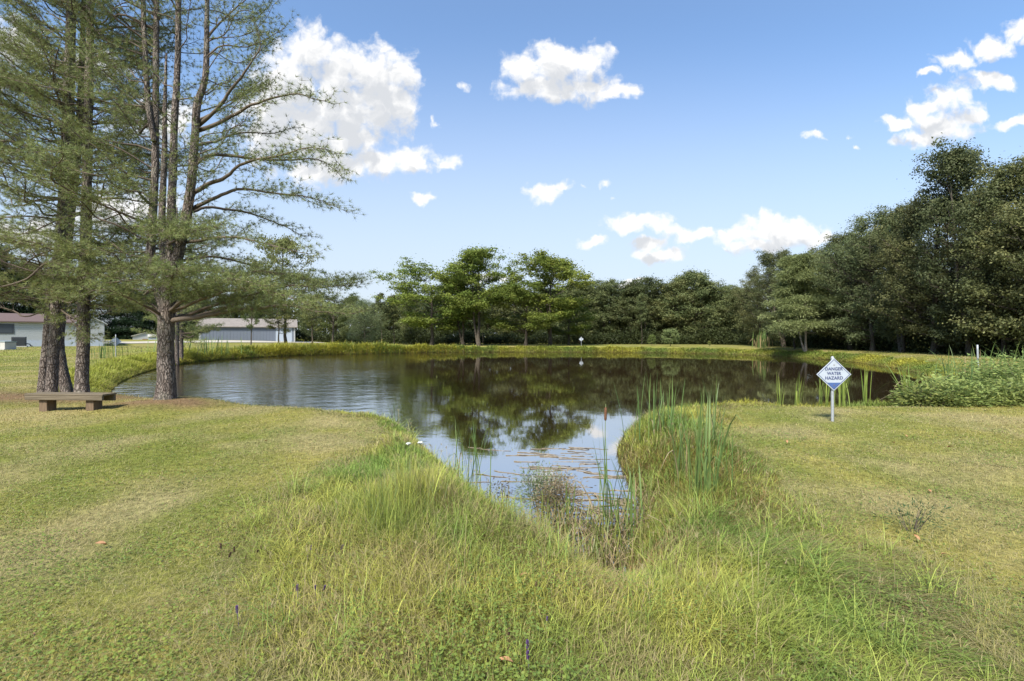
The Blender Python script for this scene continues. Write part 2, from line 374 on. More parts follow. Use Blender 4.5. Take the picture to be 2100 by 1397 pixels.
# ------------------------------------------------------------------ terrain
WATER = -0.5
POND = np.array([(-17.7, 22), (-23, 32), (-25.3, 41.5), (-23, 50), (-18, 55.5), (-9.3, 61.5), (0, 62.5), (9.3, 62), (20.6, 59), (26, 53), (27.6, 46.5),
 (27, 38.5), (24, 30), (21, 24.6), (18.6, 21.5), (15.6, 18), (13, 15.2), (10, 13), (8, 12.4), (6.1, 12), (4.4, 11.6), (3.1, 10.8), (2.3, 9.8), (1.85, 8.6),
 (1.67, 7.4), (1.62, 6.3), (1.55, 5.4), (1.32, 4.95), (1.05, 4.45), (0.82, 4.1), (0.55, 4.2), (0.22, 4.6), (-0.04, 5.05), (-0.36, 5.9), (-0.95, 7.2), (-1.75, 9.1), (-2.6, 10.4), (-3.8, 11.7),
 (-5.8, 12.7), (-8.5, 13.5), (-10.2, 13.9), (-11.7, 14.2), (-12.8, 15.2), (-14.2, 17.2)], float)
def chaikin(P, k=2):
    for _ in range(k):
        Q = np.roll(P, -1, 0); P = np.stack([P * 0.75 + Q * 0.25, P * 0.25 + Q * 0.75], 1).reshape(-1, 2)
    return P
PC = chaikin(POND)
def sdist(x, y, P=PC):
    x = np.asarray(x, float).ravel(); y = np.asarray(y, float).ravel(); out = np.empty(len(x))
    A = P; B = np.roll(P, -1, 0); E = B - A; ee = (E ** 2).sum(1)
    for s in range(0, len(x), 20000):
        X = x[s:s + 20000, None]; Y = y[s:s + 20000, None]
        dx = X - A[None, :, 0]; dyy = Y - A[None, :, 1]
        t = np.clip((dx * E[:, 0] + dyy * E[:, 1]) / ee, 0, 1)
        d2 = (dx - t * E[:, 0]) ** 2 + (dyy - t * E[:, 1]) ** 2
        d = np.sqrt(d2.min(1))
        cond = (A[None, :, 1] > Y) != (B[None, :, 1] > Y)
        xi = A[None, :, 0] + (Y - A[None, :, 1]) / np.where(E[:, 1] == 0, 1e-9, E[:, 1]) * E[:, 0]
        ins = ((cond & (X < xi)).sum(1) % 2) == 1
        out[s:s + 20000] = np.where(ins, -d, d)
    return out
def ground_z(x, y, s=None):
    x = np.asarray(x, float); y = np.asarray(y, float); sh = x.shape
    if s is None: s = sdist(x, y).reshape(sh)
    base = 0.22 * sm(np.hypot(x, y), 16, 50) + sm(-x, 20, 42) * (0.2 * sm(y, 30, 52) + 0.55 * sm(y, 57, 74)) - 0.25 * sm(-x, 20, 30) * sm(x, -46, -34) * sm(y, 52, 66)
    base = base + 0.05 * (fbm(x * 0.35, y * 0.35, 5, 3) - 0.5) + 0.02 * (vn(x * 2.5, y * 2.5, 9) - 0.5) * (1 - sm(y, 8, 16))
    wid = 0.85 + 1.5 * sm(np.hypot(x - 1, y - 6), 4.0, 9.0)
    wid = wid * (0.8 + 0.5 * vn(x * 0.8, y * 0.8, 31))
    t = np.clip(s / wid, 0, 1); prof = 1 - (1 - t) ** 2.0
    z = np.where(s > 0, WATER + (base - WATER) * prof, WATER + np.maximum(-0.7, s * 0.7))
    z = z - 0.30 * np.exp(-((x - 0.74) / 0.36) ** 2 - ((y - 3.75) / 0.62) ** 2) * (s > 0)      # wet gully before the inlet
    # little mounds of roots and needles round the pines
    for (mx_, my_, mr, mh) in ((-7.6, 10.7, 1.5, 0.14), (-10.6, 12.3, 1.6, 0.10)):
        z = z + mh * np.exp(-((x - mx_) ** 2 + (y - my_) ** 2) / (mr * mr * 0.5))
    return z
def gz(x, y): return float(ground_z(np.array([x]), np.array([y]))[0])
TALL = np.array([(-1.25, 9.0), (-1.9, 7.2), (-2.05, 5.2), (-2.2, 3.9), (-1.75, 3.0), (-1.45, 2.3), (-1.0, 1.2), (2.2, 1.2), (2.6, 2.4), (2.75, 3.2), (2.55, 3.9), (2.65, 4.8), (3.1, 6.8), (4.0, 9.0), (4.6, 10.6), (2.4, 11.0), (-1.2, 10.0)], float)
def tall_mask(x, y, s):
    t = sdist(x, y, TALL)
    t = t + 0.5 * (fbm(np.asarray(x) * 1.3, np.asarray(y) * 1.3, 77, 3) - 0.5)
    strip = np.where(np.asarray(y) > 9, 1.25, 0.9) + 0.7 * (fbm(np.asarray(x) * 0.7, np.asarray(y) * 0.7, 79, 3) - 0.5)
    return np.minimum(t, s - strip)     # negative = long grass
def needle_bed(x, y):
    a = np.exp(-(((x + 7.6) / 1.15) ** 2 + ((y - 10.4) / 0.6) ** 2)) + np.exp(-(((x + 12.4) / 2.4) ** 2 + ((y - 12.4) / 1.4) ** 2)) + 0.7 * np.exp(-(((x + 9.9) / 1.2) ** 2 + ((y - 11.6) / 0.8) ** 2))
    return np.clip(a * (0.7 + 0.9 * (fbm(x * 1.5, y * 1.5, 41, 3) - 0.35)), 0, 1)
GREEN, OLIVE, STRAW, LUSH = (0.205, 0.225, 0.050), (0.335, 0.300, 0.085), (0.42, 0.345, 0.185), (0.27, 0.305, 0.055)
def lawn_col(x, y):
    a = fbm(x * 0.55, y * 0.55, 11, 4); b = fbm(x * 2.2, y * 2.2, 23, 3); c = fbm(x * 0.16, y * 0.16, 37, 3)
    k = np.clip((a * 0.6 + b * 0.4 - 0.36) * 3.2, 0, 1)[..., None]
    col = lerp(GREEN, OLIVE, k)
    k2 = np.clip((fbm(x * 0.9 + 50, y * 0.9, 51, 4) - 0.46) * 3.6, 0, 1)[..., None]
    col = lerp(col, STRAW, k2 * 0.58)
    k3 = np.clip((c - 0.47) * 4, 0, 1)[..., None] * sm(y, 14, 22)[..., None]
    col = lerp(col, LUSH, k3 * 0.8)
    nb = needle_bed(x, y)[..., None]
    col = col * (0.82 + 0.36 * fbm(x * 7, y * 7, 99, 3))[..., None]
    return lerp(col, (0.235, 0.16, 0.09), np.clip(nb * 1.5, 0, 1))
def axis(parts):
    out = [parts[0][0]]
    for (a, b, st) in parts:
        n = max(1, int(round((b - a) / st))); out += list(np.linspace(a, b, n + 1)[1:])
    return np.array(out)
xs_ = axis([(-900, -300, 100), (-300, -120, 30), (-120, -50, 4), (-50, -14, 0.6), (-14, -5, 0.25), (-5, 5, 0.11), (5, 14, 0.25), (14, 50, 0.6), (50, 120, 4), (120, 300, 30), (300, 900, 100)])
ys_ = axis([(-60, -6, 6), (-6, 1, 0.6), (1, 8, 0.11), (8, 18, 0.22), (18, 78, 0.55), (78, 140, 4), (140, 300, 20), (300, 1500, 150)])
GX, GY = np.meshgrid(xs_, ys_); gs = sdist(GX, GY).reshape(GX.shape); GZ = ground_z(GX, GY, gs)
nx, ny = len(xs_), len(ys_)
ii = (np.arange(ny - 1)[:, None] * nx + np.arange(nx - 1)[None, :]).ravel()
GF = np.stack([ii, ii + 1, ii + nx + 1, ii + nx], -1)
gcol = lawn_col(GX, GY) * 0.62
mud = sm(gs, 0.9, 0.0)[..., None]; gcol = lerp(gcol, (0.055, 0.040, 0.026), mud * 0.85)
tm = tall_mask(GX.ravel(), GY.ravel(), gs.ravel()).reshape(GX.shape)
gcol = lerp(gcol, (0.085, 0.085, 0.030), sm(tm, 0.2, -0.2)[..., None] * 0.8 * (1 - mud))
me = mesh_np('ground', np.stack([GX, GY, GZ], -1).reshape(-1, 3), GF, None, gcol.reshape(-1, 3), True)
m, t, out = new_mat('lawn_soil')
a_ = NN(t, 'ShaderNodeAttribute', attribute_name='Col'); n_ = NN(t, 'ShaderNodeTexNoise'); n_.inputs['Scale'].default_value = 14; n_.inputs['Detail'].default_value = 8; n_.inputs['Roughness'].default_value = 0.7
tcg = NN(t, 'ShaderNodeTexCoord'); LK(t, tcg.outputs['Object'], n_.inputs['Vector'])
sc_ = NN(t, 'ShaderNodeVectorMath', operation='SCALE'); LK(t, a_.outputs['Color'], sc_.inputs[0]); LK(t, MAPR(t, n_.outputs['Fac'], 0.3, 0.7, 0.6, 1.4), sc_.inputs['Scale'])
p_ = NN(t, 'ShaderNodeBsdfPrincipled'); LK(t, sc_.outputs[0], p_.inputs['Base Color']); p_.inputs['Roughness'].default_value = 0.95; p_.inputs['Specular IOR Level'].default_value = 0.05
b_ = NN(t, 'ShaderNodeBump'); b_.inputs['Strength'].default_value = 0.6; b_.inputs['Distance'].default_value = 0.03; LK(t, n_.outputs['Fac'], b_.inputs['Height']); LK(t, b_.outputs[0], p_.inputs['Normal'])
LK(t, p_.outputs[0], out.inputs[0])
tag(obj('ground', me, m), kind='structure')

# water
m, t, out = new_mat('pond_water')
tcw = NN(t, 'ShaderNodeTexCoord'); sepw = NN(t, 'ShaderNodeSeparateXYZ'); LK(t, tcw.outputs['Object'], sepw.inputs[0])
mpw = NN(t, 'ShaderNodeMapping'); mpw.inputs['Scale'].default_value = (1.0, 1.15, 1.0); LK(t, tcw.outputs['Object'], mpw.inputs[0])
na = NN(t, 'ShaderNodeTexNoise'); na.inputs['Scale'].default_value = 1.5; na.inputs['Detail'].default_value = 5; na.inputs['Roughness'].default_value = 0.55; LK(t, mpw.outputs[0], na.inputs['Vector'])
nb = NN(t, 'ShaderNodeTexNoise'); nb.inputs['Scale'].default_value = 0.10; nb.inputs['Detail'].default_value = 2; LK(t, tcw.outputs['Object'], nb.inputs['Vector'])
gust = MAPR(t, MATH(t, 'MULTIPLY_ADD', sepw.outputs[1], 0.20, sepw.outputs[0]), 1.5, -3.5, 0.0, 1.0)
calm = MAPR(t, sepw.outputs[1], 6.0, 12.0, 0.25, 1.0)
stren = MATH(t, 'MULTIPLY', MATH(t, 'MULTIPLY', calm, 0.5), MATH(t, 'ADD', 0.045, MATH(t, 'MULTIPLY', gust, MAPR(t, nb.outputs['Fac'], 0.35, 0.6, 0.65, 1.5))))
bw = NN(t, 'ShaderNodeBump'); bw.inputs['Distance'].default_value = 0.06; LK(t, stren, bw.inputs['Strength']); LK(t, na.outputs['Fac'], bw.inputs['Height'])
pw = NN(t, 'ShaderNodeBsdfPrincipled'); pw.inputs['Base Color'].default_value = (0.028, 0.018, 0.009, 1); pw.inputs['Roughness'].default_value = 0.03; pw.inputs['IOR'].default_value = 4.0
pw.inputs['Specular IOR Level'].default_value = 0.95
LK(t, bw.outputs[0], pw.inputs['Normal']); LK(t, pw.outputs[0], out.inputs[0])
x0, x1, y0, y1 = -28, 30, 3.2, 66
me = mesh_np('water', [(x0, y0, WATER), (x1, y0, WATER), (x1, y1, WATER), (x0, y1, WATER)], [[0, 1, 2, 3]])
tag(obj('pond_water', me, m), kind='structure')

# gravel drive behind the lawn
dl = np.array([(-75, 66), (-56, 64), (-47, 66), (-40, 70), (-36, 76), (-34, 84)], float); A = Acc()
dlc = catmull(np.c_[dl, 0 * dl[:, 0]], 1.0)[:, :2]; tn = nrm(np.gradient(dlc, axis=0)); nm = np.c_[-tn[:, 1], tn[:, 0]]
wv_ = np.linspace(-2.4, 2.4, 7); G = dlc[:, None, :] + nm[:, None, :] * wv_[None, :, None]
Z = ground_z(G[..., 0], G[..., 1]) + 0.05 + 0.02 * (1 - (wv_ / 2.4) ** 2)
nn_ = len(dlc); ii = (np.arange(nn_ - 1)[:, None] * 7 + np.arange(6)[None, :]).ravel()
me = mesh_np('driveway', np.concatenate([G, Z[..., None]], -1).reshape(-1, 3), np.stack([ii, ii + 1, ii + 8, ii + 7], -1), None, None, True)
tag(obj('driveway', me, M_gravel), kind='structure')

# ------------------------------------------------------------------ grasses
rng = np.random.default_rng(7)
def grass_near():
    N = 620000
    d = 1.45 * np.exp(rng.random(N) * math.log(52 / 1.45)); x = (rng.random(N) * 2 - 1) * (1.16 * d + 0.8)
    s = sdist(x, d); tmk = tall_mask(x, d, s)
    nbd = needle_bed(x, d)
    ok = (s > 0.15) & (tmk > -0.25) & (x > -60) & (rng.random(N) > nbd * 0.8)
    x, d, s, tmk = x[ok], d[ok], s[ok], tmk[ok]; n = len(x)
    z = ground_z(x, d, s)
    clump = fbm(x * 3.1, d * 3.1, 61, 3)
    h = (0.016 + 0.042 * rng.random(n) ** 1.5) * (0.6 + 0.9 * clump) * (1 + 1.2 * sm(tmk, 0.25, -0.2)) * (1 + 0.8 * sm(d, 10, 40))
    w = np.maximum(0.0024, d * 0.00085) * (0.7 + 0.6 * rng.random(n))
    az = rng.random(n) * 6.283; lean = 0.3 + 1.5 * rng.random(n) ** 1.2
    col = lawn_col(x, d) * (0.72 + 0.56 * rng.random((n, 1)))
    st = rng.random(n) < (0.16 + 0.22 * (fbm(x * 0.8, d * 0.8, 91, 3) > 0.52)); col[st] = lerp(col[st], (0.40, 0.33, 0.19), 0.75)
    gr = rng.random(n) < 0.22; col[gr] = lerp(col[gr], (0.10, 0.17, 0.035), 0.6)
    lean = np.where(st, lean + 0.9, lean)
    A = Acc(); blades(A, np.stack([x, d, z - 0.004], -1), h, w, az, lean, col, 2)
    tag(obj('lawn_grass', A.mesh('lawn_grass'), M_grass), 'short mown lawn grass mixed with dry straw around the pond', 'grass', kind='stuff')
def grass_tall():
    A = Acc()
    # near field of long grass
    N = 330000
    d = 1.35 * np.exp(rng.random(N) * math.log(11.5 / 1.35)); x = -3.0 + rng.random(N) * 8.6
    ok = np.abs(x) < 1.2 * d + 0.7; x, d = x[ok], d[ok]
    s = sdist(x, d); tmk = tall_mask(x, d, s)
    ok = (s > -0.02) & (tmk < 0.05) & (rng.random(len(x)) < np.clip(0.55 + 0.9 * (fbm(x * 2, d * 2, 62, 3)), 0, 1)); x, d, s, tmk = x[ok], d[ok], s[ok], tmk[ok]
    n = len(x); z = ground_z(x, d, s)
    cl = fbm(x * 1.6, d * 1.6, 63, 3); cl2 = fbm(x * 4.5, d * 4.5, 64, 2)
    inner = sm(tmk, 0.05, -0.45)
    H = 0.04 + 0.135 * inner * (0.1 + 1.7 * cl ** 1.3)
    lefttall = np.exp(-(((x + 0.95) / 0.40) ** 2 + ((d - 4.05) / 0.6) ** 2)) * (0.6 + 0.8 * cl2); H = H + 0.26 * lefttall
    H = H + 0.02 * np.exp(-(((x + 1.3) / 0.8) ** 2 + ((d - 7.5) / 2.0) ** 2))
    rightm = np.exp(-(((x - 2.3) / 0.8) ** 2 + ((d - 6.2) / 2.0) ** 2)); H = H + 0.10 * rightm
    H = H * (1 - 0.55 * sm(d, 2.9, 2.0))
    H = H * (1 - 0.6 * sm(s, 0.7, 0.1) * sm(-x, -0.7, -0.1))
    # keep the mouth of the inlet open
    H = H * (1 - 0.62 * np.exp(-(((x - 0.75) / 0.42) ** 2 + ((d - 3.6) / 0.75) ** 2)))
    h = H * (0.45 + 0.9 * rng.random(n)) * (0.75 + 0.5 * cl2)
    w = np.maximum(0.0034, d * 0.0010) * (0.6 + 0.9 * rng.random(n) ** 2)
    wide = rng.random(n) < 0.08; w[wide] *= 1.7
    flow = 2.2 + 1.2 * (fbm(x * 0.9, d * 0.9, 65, 2) - 0.5) * 2; flow = np.where(x < 0.4, flow + 2.6 * sm(-x, -0.4, 0.8), flow)
    az = np.where(rng.random(n) < 0.35 + 0.3 * sm(x, 0.8, 1.8), flow + rng.normal(size=n) * 0.7, rng.random(n) * 6.283)
    lean = 0.25 + 0.9 * rng.random(n) + 0.55 * sm(x, 0.9, 2.0) * sm(d, 4.6, 3.2) - 0.35 * lefttall + 0.5 * (cl2 - 0.5)
    k = fbm(x * 1.1, d * 1.1, 66, 4)[:, None]
    col = lerp((0.165, 0.255, 0.050), (0.385, 0.385, 0.085), np.clip((k - 0.34) * 3.6, 0, 1)) * (0.62 + 0.7 * rng.random((n, 1)))
    dry = np.clip(0.16 + 0.9 * (fbm(x * 1.9, d * 1.9, 67, 3) - 0.42) * 2, 0.08, 0.65); isd = rng.random(n) < dry
    col[isd] = lerp(col[isd], (0.34, 0.27, 0.14), 0.8)
    red = rng.random(n) < 0.42 * np.exp(-(((x - 2.0) / 0.9) ** 2 + ((d - 5.6) / 1.6) ** 2)) + 0.45 * np.exp(-(((x - 0.2) / 0.4) ** 2 + ((d - 4.5) / 0.5) ** 2)) + 0.5 * np.exp(-(((x - 0.78) / 0.4) ** 2 + ((d - 3.9) / 0.4) ** 2))
    col[red] = lerp(col[red], (0.27, 0.135, 0.06), 0.75)
    dkr = sm(s, 0.30, 0.0) * (rng.random(n) < 0.5); col = lerp(col, np.array((0.12, 0.085, 0.045)), (dkr * 0.8)[:, None])
    lg = rng.random(n) < 0.25 * lefttall; col[lg] = lerp(col[lg], (0.13, 0.20, 0.085), 0.7)
    blades(A, np.stack([x, d, z - 0.01], -1), h, w, az, lean, col, 3)
    # scattered clumps of taller, arching blades
    M = 170; cx = -2.1 + rng.random(M) * 5.0; cy = 1.7 * np.exp(rng.random(M) * math.log(9 / 1.7)); sc = sdist(cx, cy); tk = tall_mask(cx, cy, sc)
    ok = (sc > 0.05) & (tk < -0.1); cx, cy = cx[ok], cy[ok]; M = len(cx); per = 34
    x = np.repeat(cx, per) + rng.normal(size=M * per) * 0.05; d = np.repeat(cy, per) + rng.normal(size=M * per) * 0.05
    n = len(x); z = ground_z(x, d); hh = np.repeat(0.16 + 0.22 * rng.random(M), per) * (1 - 0.4 * sm(d, 2.8, 1.9))
    cc = np.repeat(lerp((0.17, 0.26, 0.06), (0.36, 0.38, 0.085), rng.random((M, 1))), per, 0) * (0.75 + 0.5 * rng.random((n, 1)))
    blades(A, np.stack([x, d, z - 0.01], -1), hh * (0.5 + 0.8 * rng.random(n)), np.maximum(0.0035, d * 0.0011) * (0.7 + 0.7 * rng.random(n)), rng.random(n) * 6.283, 0.3 + 1.0 * rng.random(n), cc, 3)
    # thin seed stalks standing above the rest
    M = 900; x = -2.1 + rng.random(M) * 5.0; d = 1.8 * np.exp(rng.random(M) * math.log(9.5 / 1.8)); sc = sdist(x, d); ok = (sc > 0.1) & (tall_mask(x, d, sc) < -0.1) & (fbm(x * 1.5, d * 1.5, 68, 2) > 0.45); x, d = x[ok], d[ok]; n = len(x)
    P = np.stack([x, d, ground_z(x, d)], -1); hh = (0.22 + 0.25 * rng.random(n)) * (1 - 0.4 * sm(d, 2.8, 1.9)); az = rng.random(n) * 6.283; le = 0.15 + 0.5 * rng.random(n)
    cc = lerp((0.26, 0.22, 0.10), (0.40, 0.33, 0.19), rng.random((n, 1))); blades(A, P, hh, np.maximum(0.0022, d * 0.0007), az, le, cc, 3)
    tipp = P + np.stack([np.sin(az), np.cos(az), 0 * az], -1) * (hh * le * 0.75)[:, None] + np.array([0, 0, 1.0]) * (hh * (0.86 - 0.33 * le))[:, None]
    for q in range(5):
        blades(A, tipp + rng.normal(size=(n, 3)) * 0.006, 0.02 + 0.03 * rng.random(n), np.maximum(0.003, d * 0.001), rng.random(n) * 6.283, 0.5 + 0.8 * rng.random(n), cc * 0.85, 2)
    tag(obj('long_grass', A.mesh('long_grass'), M_grass), 'long unmown yellow green grass leaning around the narrow inlet', 'grass', kind='stuff')
def bank_grass():
    A = Acc()
    E = np.roll(PC, -1, 0) - PC; L = np.linalg.norm(E, axis=1); mid = PC + E * 0.5; dm = np.maximum(3, np.hypot(mid[:, 0], mid[:, 1]))
    wgt = L / dm ** 0.8; wgt[(mid[:, 1] < 10.5)] *= 0.4; wgt /= wgt.sum()
    N = 330000; e = rng.choice(len(PC), N, p=wgt); tt = rng.random(N); P = PC[e] + E[e] * tt[:, None]
    nrmv = np.c_[E[e][:, 1], -E[e][:, 0]]; nrmv /= np.linalg.norm(nrmv, axis=1, keepdims=True)
    off = -0.05 + (rng.random(N) ** 1.25) * 2.6
    x, d = (P + nrmv * off[:, None]).T; s = sdist(x, d)
    x2, d2 = (P - nrmv * off[:, None]).T; s2 = sdist(x2, d2); fl = s2 > s; x[fl] = x2[fl]; d[fl] = d2[fl]; s = np.maximum(s, s2)
    leftlush = sm(-x, 13, 18) ; far = sm(d, 20, 40); nearl = (d < 17)
    lim = 0.95 + 0.3 * far + 0.5 * leftlush + 0.6 * (fbm(x * 0.7, d * 0.7, 79, 3) - 0.5) - 0.1 * nearl
    ok = (s > -0.05) & (s < lim) & (np.abs(x) < 1.25 * d + 2) & (d > 4); x, d, s, far, leftlush = x[ok], d[ok], s[ok], far[ok], leftlush[ok]
    n = len(x); z = ground_z(x, d, s); cl = fbm(x * 0.8, d * 0.8, 70, 3); cl2 = fbm(x * 3, d * 3, 71, 2)
    goldm = sm(d, 40, 50) * sm(-x, 2, 8)          # taller weeds below the barn
    H = (0.20 + 0.14 * leftlush + 0.10 * far + 0.30 * goldm) * (0.45 + 1.1 * cl) * sm(s, -0.4, 0.5)
    H = H * (1 - 0.45 * (d < 13.5) * (x < -0.5)) * (1 - 0.3 * sm(x, 12, 20))
    h = H * (0.5 + 0.8 * rng.random(n)) * (0.6 + 0.8 * cl2)
    w = np.maximum(0.005, d * 0.0011) * (0.7 + 0.6 * rng.random(n))
    az = rng.random(n) * 6.283; lean = 0.2 + 0.9 * rng.random(n)
    k = fbm(x * 0.35, d * 0.35, 72, 4)[:, None]
    col = lerp((0.16, 0.22, 0.045), (0.36, 0.35, 0.055), np.clip((k - 0.33) * 2.8, 0, 1)) * (0.72 + 0.56 * rng.random((n, 1)))
    col = lerp(col, np.array((0.36, 0.37, 0.055)) * (0.7 + 0.6 * rng.random((n, 1))), 0.65 * leftlush[:, None] * (d < 40)[:, None])
    dy_ = rng.random(n) < 0.10 + 0.35 * sm(s, 0.45, 0.0); col[dy_] = lerp(col[dy_], (0.20, 0.14, 0.07), 0.75)
    yl = rng.random(n) < 0.22 * goldm * (h > H * 0.8); col[yl] = lerp(col[yl], (0.42, 0.36, 0.04), 0.8)
    blades(A, np.stack([x, d, z - 0.02], -1), h, w, az, lean, col, 2)
    tag(obj('bank_grass', A.mesh('bank_grass'), M_grass), 'yellow green grass and weeds fringing the pond banks', 'grass', kind='stuff')
def clover():
    A = Acc(); N = 110000
    d = 1.45 * np.exp(rng.random(N) * math.log(8 / 1.45)); x = (rng.random(N) * 2 - 1) * (1.15 * d + 0.6)
    dens_ = fbm(x * 1.7, d * 1.7, 81, 3); s = sdist(x, d); tk = tall_mask(x, d, s)
    ok = (s > 0.5) & (rng.random(N) < np.clip((dens_ - 0.44) * 4, 0, 1)); x, d, s, tk = x[ok], d[ok], s[ok], tk[ok]; n = len(x)
    z = ground_z(x, d, s) + 0.012 + 0.03 * rng.random(n) + sm(tk, 0, -0.4) * 0.09 * rng.random(n)
    az = rng.random(n) * 6.283; D = np.stack([np.sin(az), np.cos(az), 0.25 * rng.normal(size=n)], -1); Nn = nrm(np.stack([rng.normal(size=n) * 0.4, rng.normal(size=n) * 0.4, np.ones(n)], -1))
    L = np.maximum(0.016, d * 0.003) * (0.6 + 0.8 * rng.random(n))
    col = lerp((0.085, 0.15, 0.04), (0.24, 0.28, 0.055), rng.random((n, 1)) * 0.5 + 0.5 * fbm(x * 2.3, d * 2.3, 83, 2)[:, None])
    leaves(A, np.stack([x, d, z], -1), D, Nn, L, L * 0.75, col)
    tag(obj('clover', A.mesh('clover'), M_grass), 'low clover and broad leaved weeds growing through the grass', 'ground cover', kind='stuff')
grass_near(); grass_tall(); bank_grass(); clover()

# ------------------------------------------------------------------ deciduous trees
def make_tree(seed, H, cb, Wd, tr, nl, nsub, nleaf, leaf, prof='oval', elev=(5, 65), pad=(0.8, 0.25), cols=((0.06, 0.09, 0.03), (0.10, 0.13, 0.04)), bark=None,
              stems=1, wander=0.03, narrow=0.6, up=0.55, droop=0.0, skip=0.0, sides=7, shell=True):
    r = np.random.default_rng(seed); A = Acc(); Lf = Acc()
    PD, PS, PT = [], [], []
    for st in range(stems):
        ang0 = r.random() * 6.28; spread = (0.14 * Wd * st if stems > 1 else 0)
        zs = np.linspace(0, H * (0.96 - 0.08 * st), 9); wx = np.cumsum(r.normal(size=9)) * wander * H / 4; wy = np.cumsum(r.normal(size=9)) * wander * H / 4
        wx -= wx[0]; wy -= wy[0]
        off = np.clip(zs / H, 0, 1) ** 0.7 * spread * 2
        P = np.c_[wx + math.cos(ang0) * (off + (0.12 * st)), wy + math.sin(ang0) * (off + 0.12 * st), zs]
        rad = tr * (1 - 0.88 * (zs / zs[-1])) ** 0.8 * (0.8 if st else 1.0); rad[0] *= 1.35
        P = np.array(P); Pc = catmull(P, H / 24); rc = np.interp(np.linspace(0, 1, len(Pc)), np.linspace(0, 1, 9), rad)
        tube(A, Pc, rc, sides, 0.08, seed)
        for i in range(nl // stems):
            t = cb + (1 - cb) * ((i + r.random() * 0.8) / (nl // stems)); t = min(t, 0.985)
            if r.random() < skip: continue
            q = (t - cb) / (1 - cb)
            if prof == 'oval': Lr = math.sin(math.pi * (0.16 + 0.80 * q)) ** 0.8
            elif prof == 'umbrella': Lr = 0.45 + 0.75 * math.sin(math.pi * (0.05 + 0.83 * q ** 1.1))
            elif prof == 'cone': Lr = 1.03 - 0.95 * q ** 1.1
            else: Lr = 0.8
            L = Wd * 0.5 * Lr * (0.7 + 0.5 * r.random())
            az = i * 2.39996 + r.normal() * 0.5 + st; el = R(elev[0] + (elev[1] - elev[0]) * q ** 1.3 + r.normal() * 9)
            k = t * H * 0.999; p0 = np.array([np.interp(k, Pc[:, 2], Pc[:, 0]), np.interp(k, Pc[:, 2], Pc[:, 1]), k])
            hd = np.array([math.cos(az), math.sin(az), 0]); tt = np.linspace(0, 1, 6)[:, None]
            LP = p0 + hd * (L * math.cos(el) * tt) + np.array([0, 0, 1.0]) * (L * math.sin(el) * tt + L * (0.18 * up - droop) * tt ** 2)
            LP[1:] += r.normal(size=(5, 3)) * L * 0.04
            r0 = max(0.012, min(tr * 0.5 * (1 - 0.7 * t), 0.028 * L + 0.01))
            tube(A, LP, np.linspace(r0, r0 * 0.25, 6), 5)
            PD.append(LP[-1]); PS.append(0.9); PT.append(hd)
            for j in range(nsub):
                f = 0.28 + 0.7 * (j + r.random()) / nsub; b = np.array([np.interp(f * 5, np.arange(6), LP[:, c]) for c in range(3)])
                sg = 1 if j % 2 else -1; a2 = az + sg * R(30 + 40 * r.random()); l2 = L * (0.28 + 0.3 * r.random()) * (1.15 - 0.5 * f) + 0.15
                d2 = np.array([math.cos(a2), math.sin(a2), 0.15 + 0.5 * r.random() * up * 1.5 - droop * 1.2]); d2 /= np.linalg.norm(d2)
                e = b + d2 * l2
                twigs(A, b[None], e[None], r0 * 0.4, 0.006)
                PD += [e, b + d2 * l2 * 0.55]; PS += [1.0, 0.75]; PT += [d2, d2]
    PD = np.array(PD); PS = np.array(PS); PT = nrm(np.array(PT)); npd = len(PD)
    cnt = r.poisson(nleaf * PS); idx = np.repeat(np.arange(npd), cnt); n = len(idx)
    g = r.normal(size=(n, 3)); g = np.where(np.abs(g) > 2.0, g * 0.5, g)
    tdir = PT[idx]; size = (0.7 + 0.6 * r.random(npd))[idx][:, None]
    if shell:
        u = nrm(g); dn = (u[:, 2] < 0) & (r.random(n) < 0.62); u[dn, 2] *= -1
        P = PD[idx] + u * np.array([pad[0], pad[0], pad[1]]) * size * (0.62 + 0.5 * r.random((n, 1)))
        lo = r.random(n) < 0.33; P[lo] += (r.normal(size=(n, 3)) * np.array([0.75, 0.75, 0.6]) * pad[0])[lo]
        Nn = nrm(u * np.array([1, 1, 1.25]) + r.normal(size=(n, 3)) * 0.42); D = nrm(np.cross(Nn, unit_rand(r, n)) + np.array([0, 0, -0.2]))
    else:
        P = PD[idx] + (g * np.array([pad[0], pad[0], pad[1]]) + tdir * g[:, :1] * pad[0] * 0.4) * size
        P[:, 2] -= 0.10 * (g[:, 0] ** 2 + g[:, 1] ** 2) * pad[0] * size[:, 0]      # pads arch downwards
        D = nrm(g * np.array([1, 1, 0.4]) + r.normal(size=(n, 3)) * 0.6 + np.array([0, 0, -0.25])); Nn = nrm(r.normal(size=(n, 3)) * 0.55 + np.array([0, 0, 1.0]))
    Ls = leaf * (0.6 + 0.8 * r.random(n))
    pc = lerp(cols[0], cols[1], r.random((npd, 1))); col = pc[idx] * (0.84 + 0.32 * r.random((n, 1)))
    leaves(Lf, P, D, Nn, Ls, Ls * narrow, np.clip(col, 0, 1))
    return dict(trunk=A.mesh('tree_trunk', True), crown=Lf.mesh('tree_crown'), H=float(np.percentile(P[:, 2], 99.8)), bark=bark or M_bark2, W=Wd)
LOC = ((0.115, 0.165, 0.030), (0.215, 0.245, 0.050))
OAK = ((0.085, 0.108, 0.042), (0.165, 0.175, 0.070))
DRK = ((0.088, 0.106, 0.044), (0.168, 0.174, 0.074))
K = {}
K['locust_a'] = make_tree(11, 12, 0.24, 9.5, 0.22, 28, 6, 100, 0.225, 'umbrella', (8, 58), (0.62, 0.34), LOC, skip=0.08)
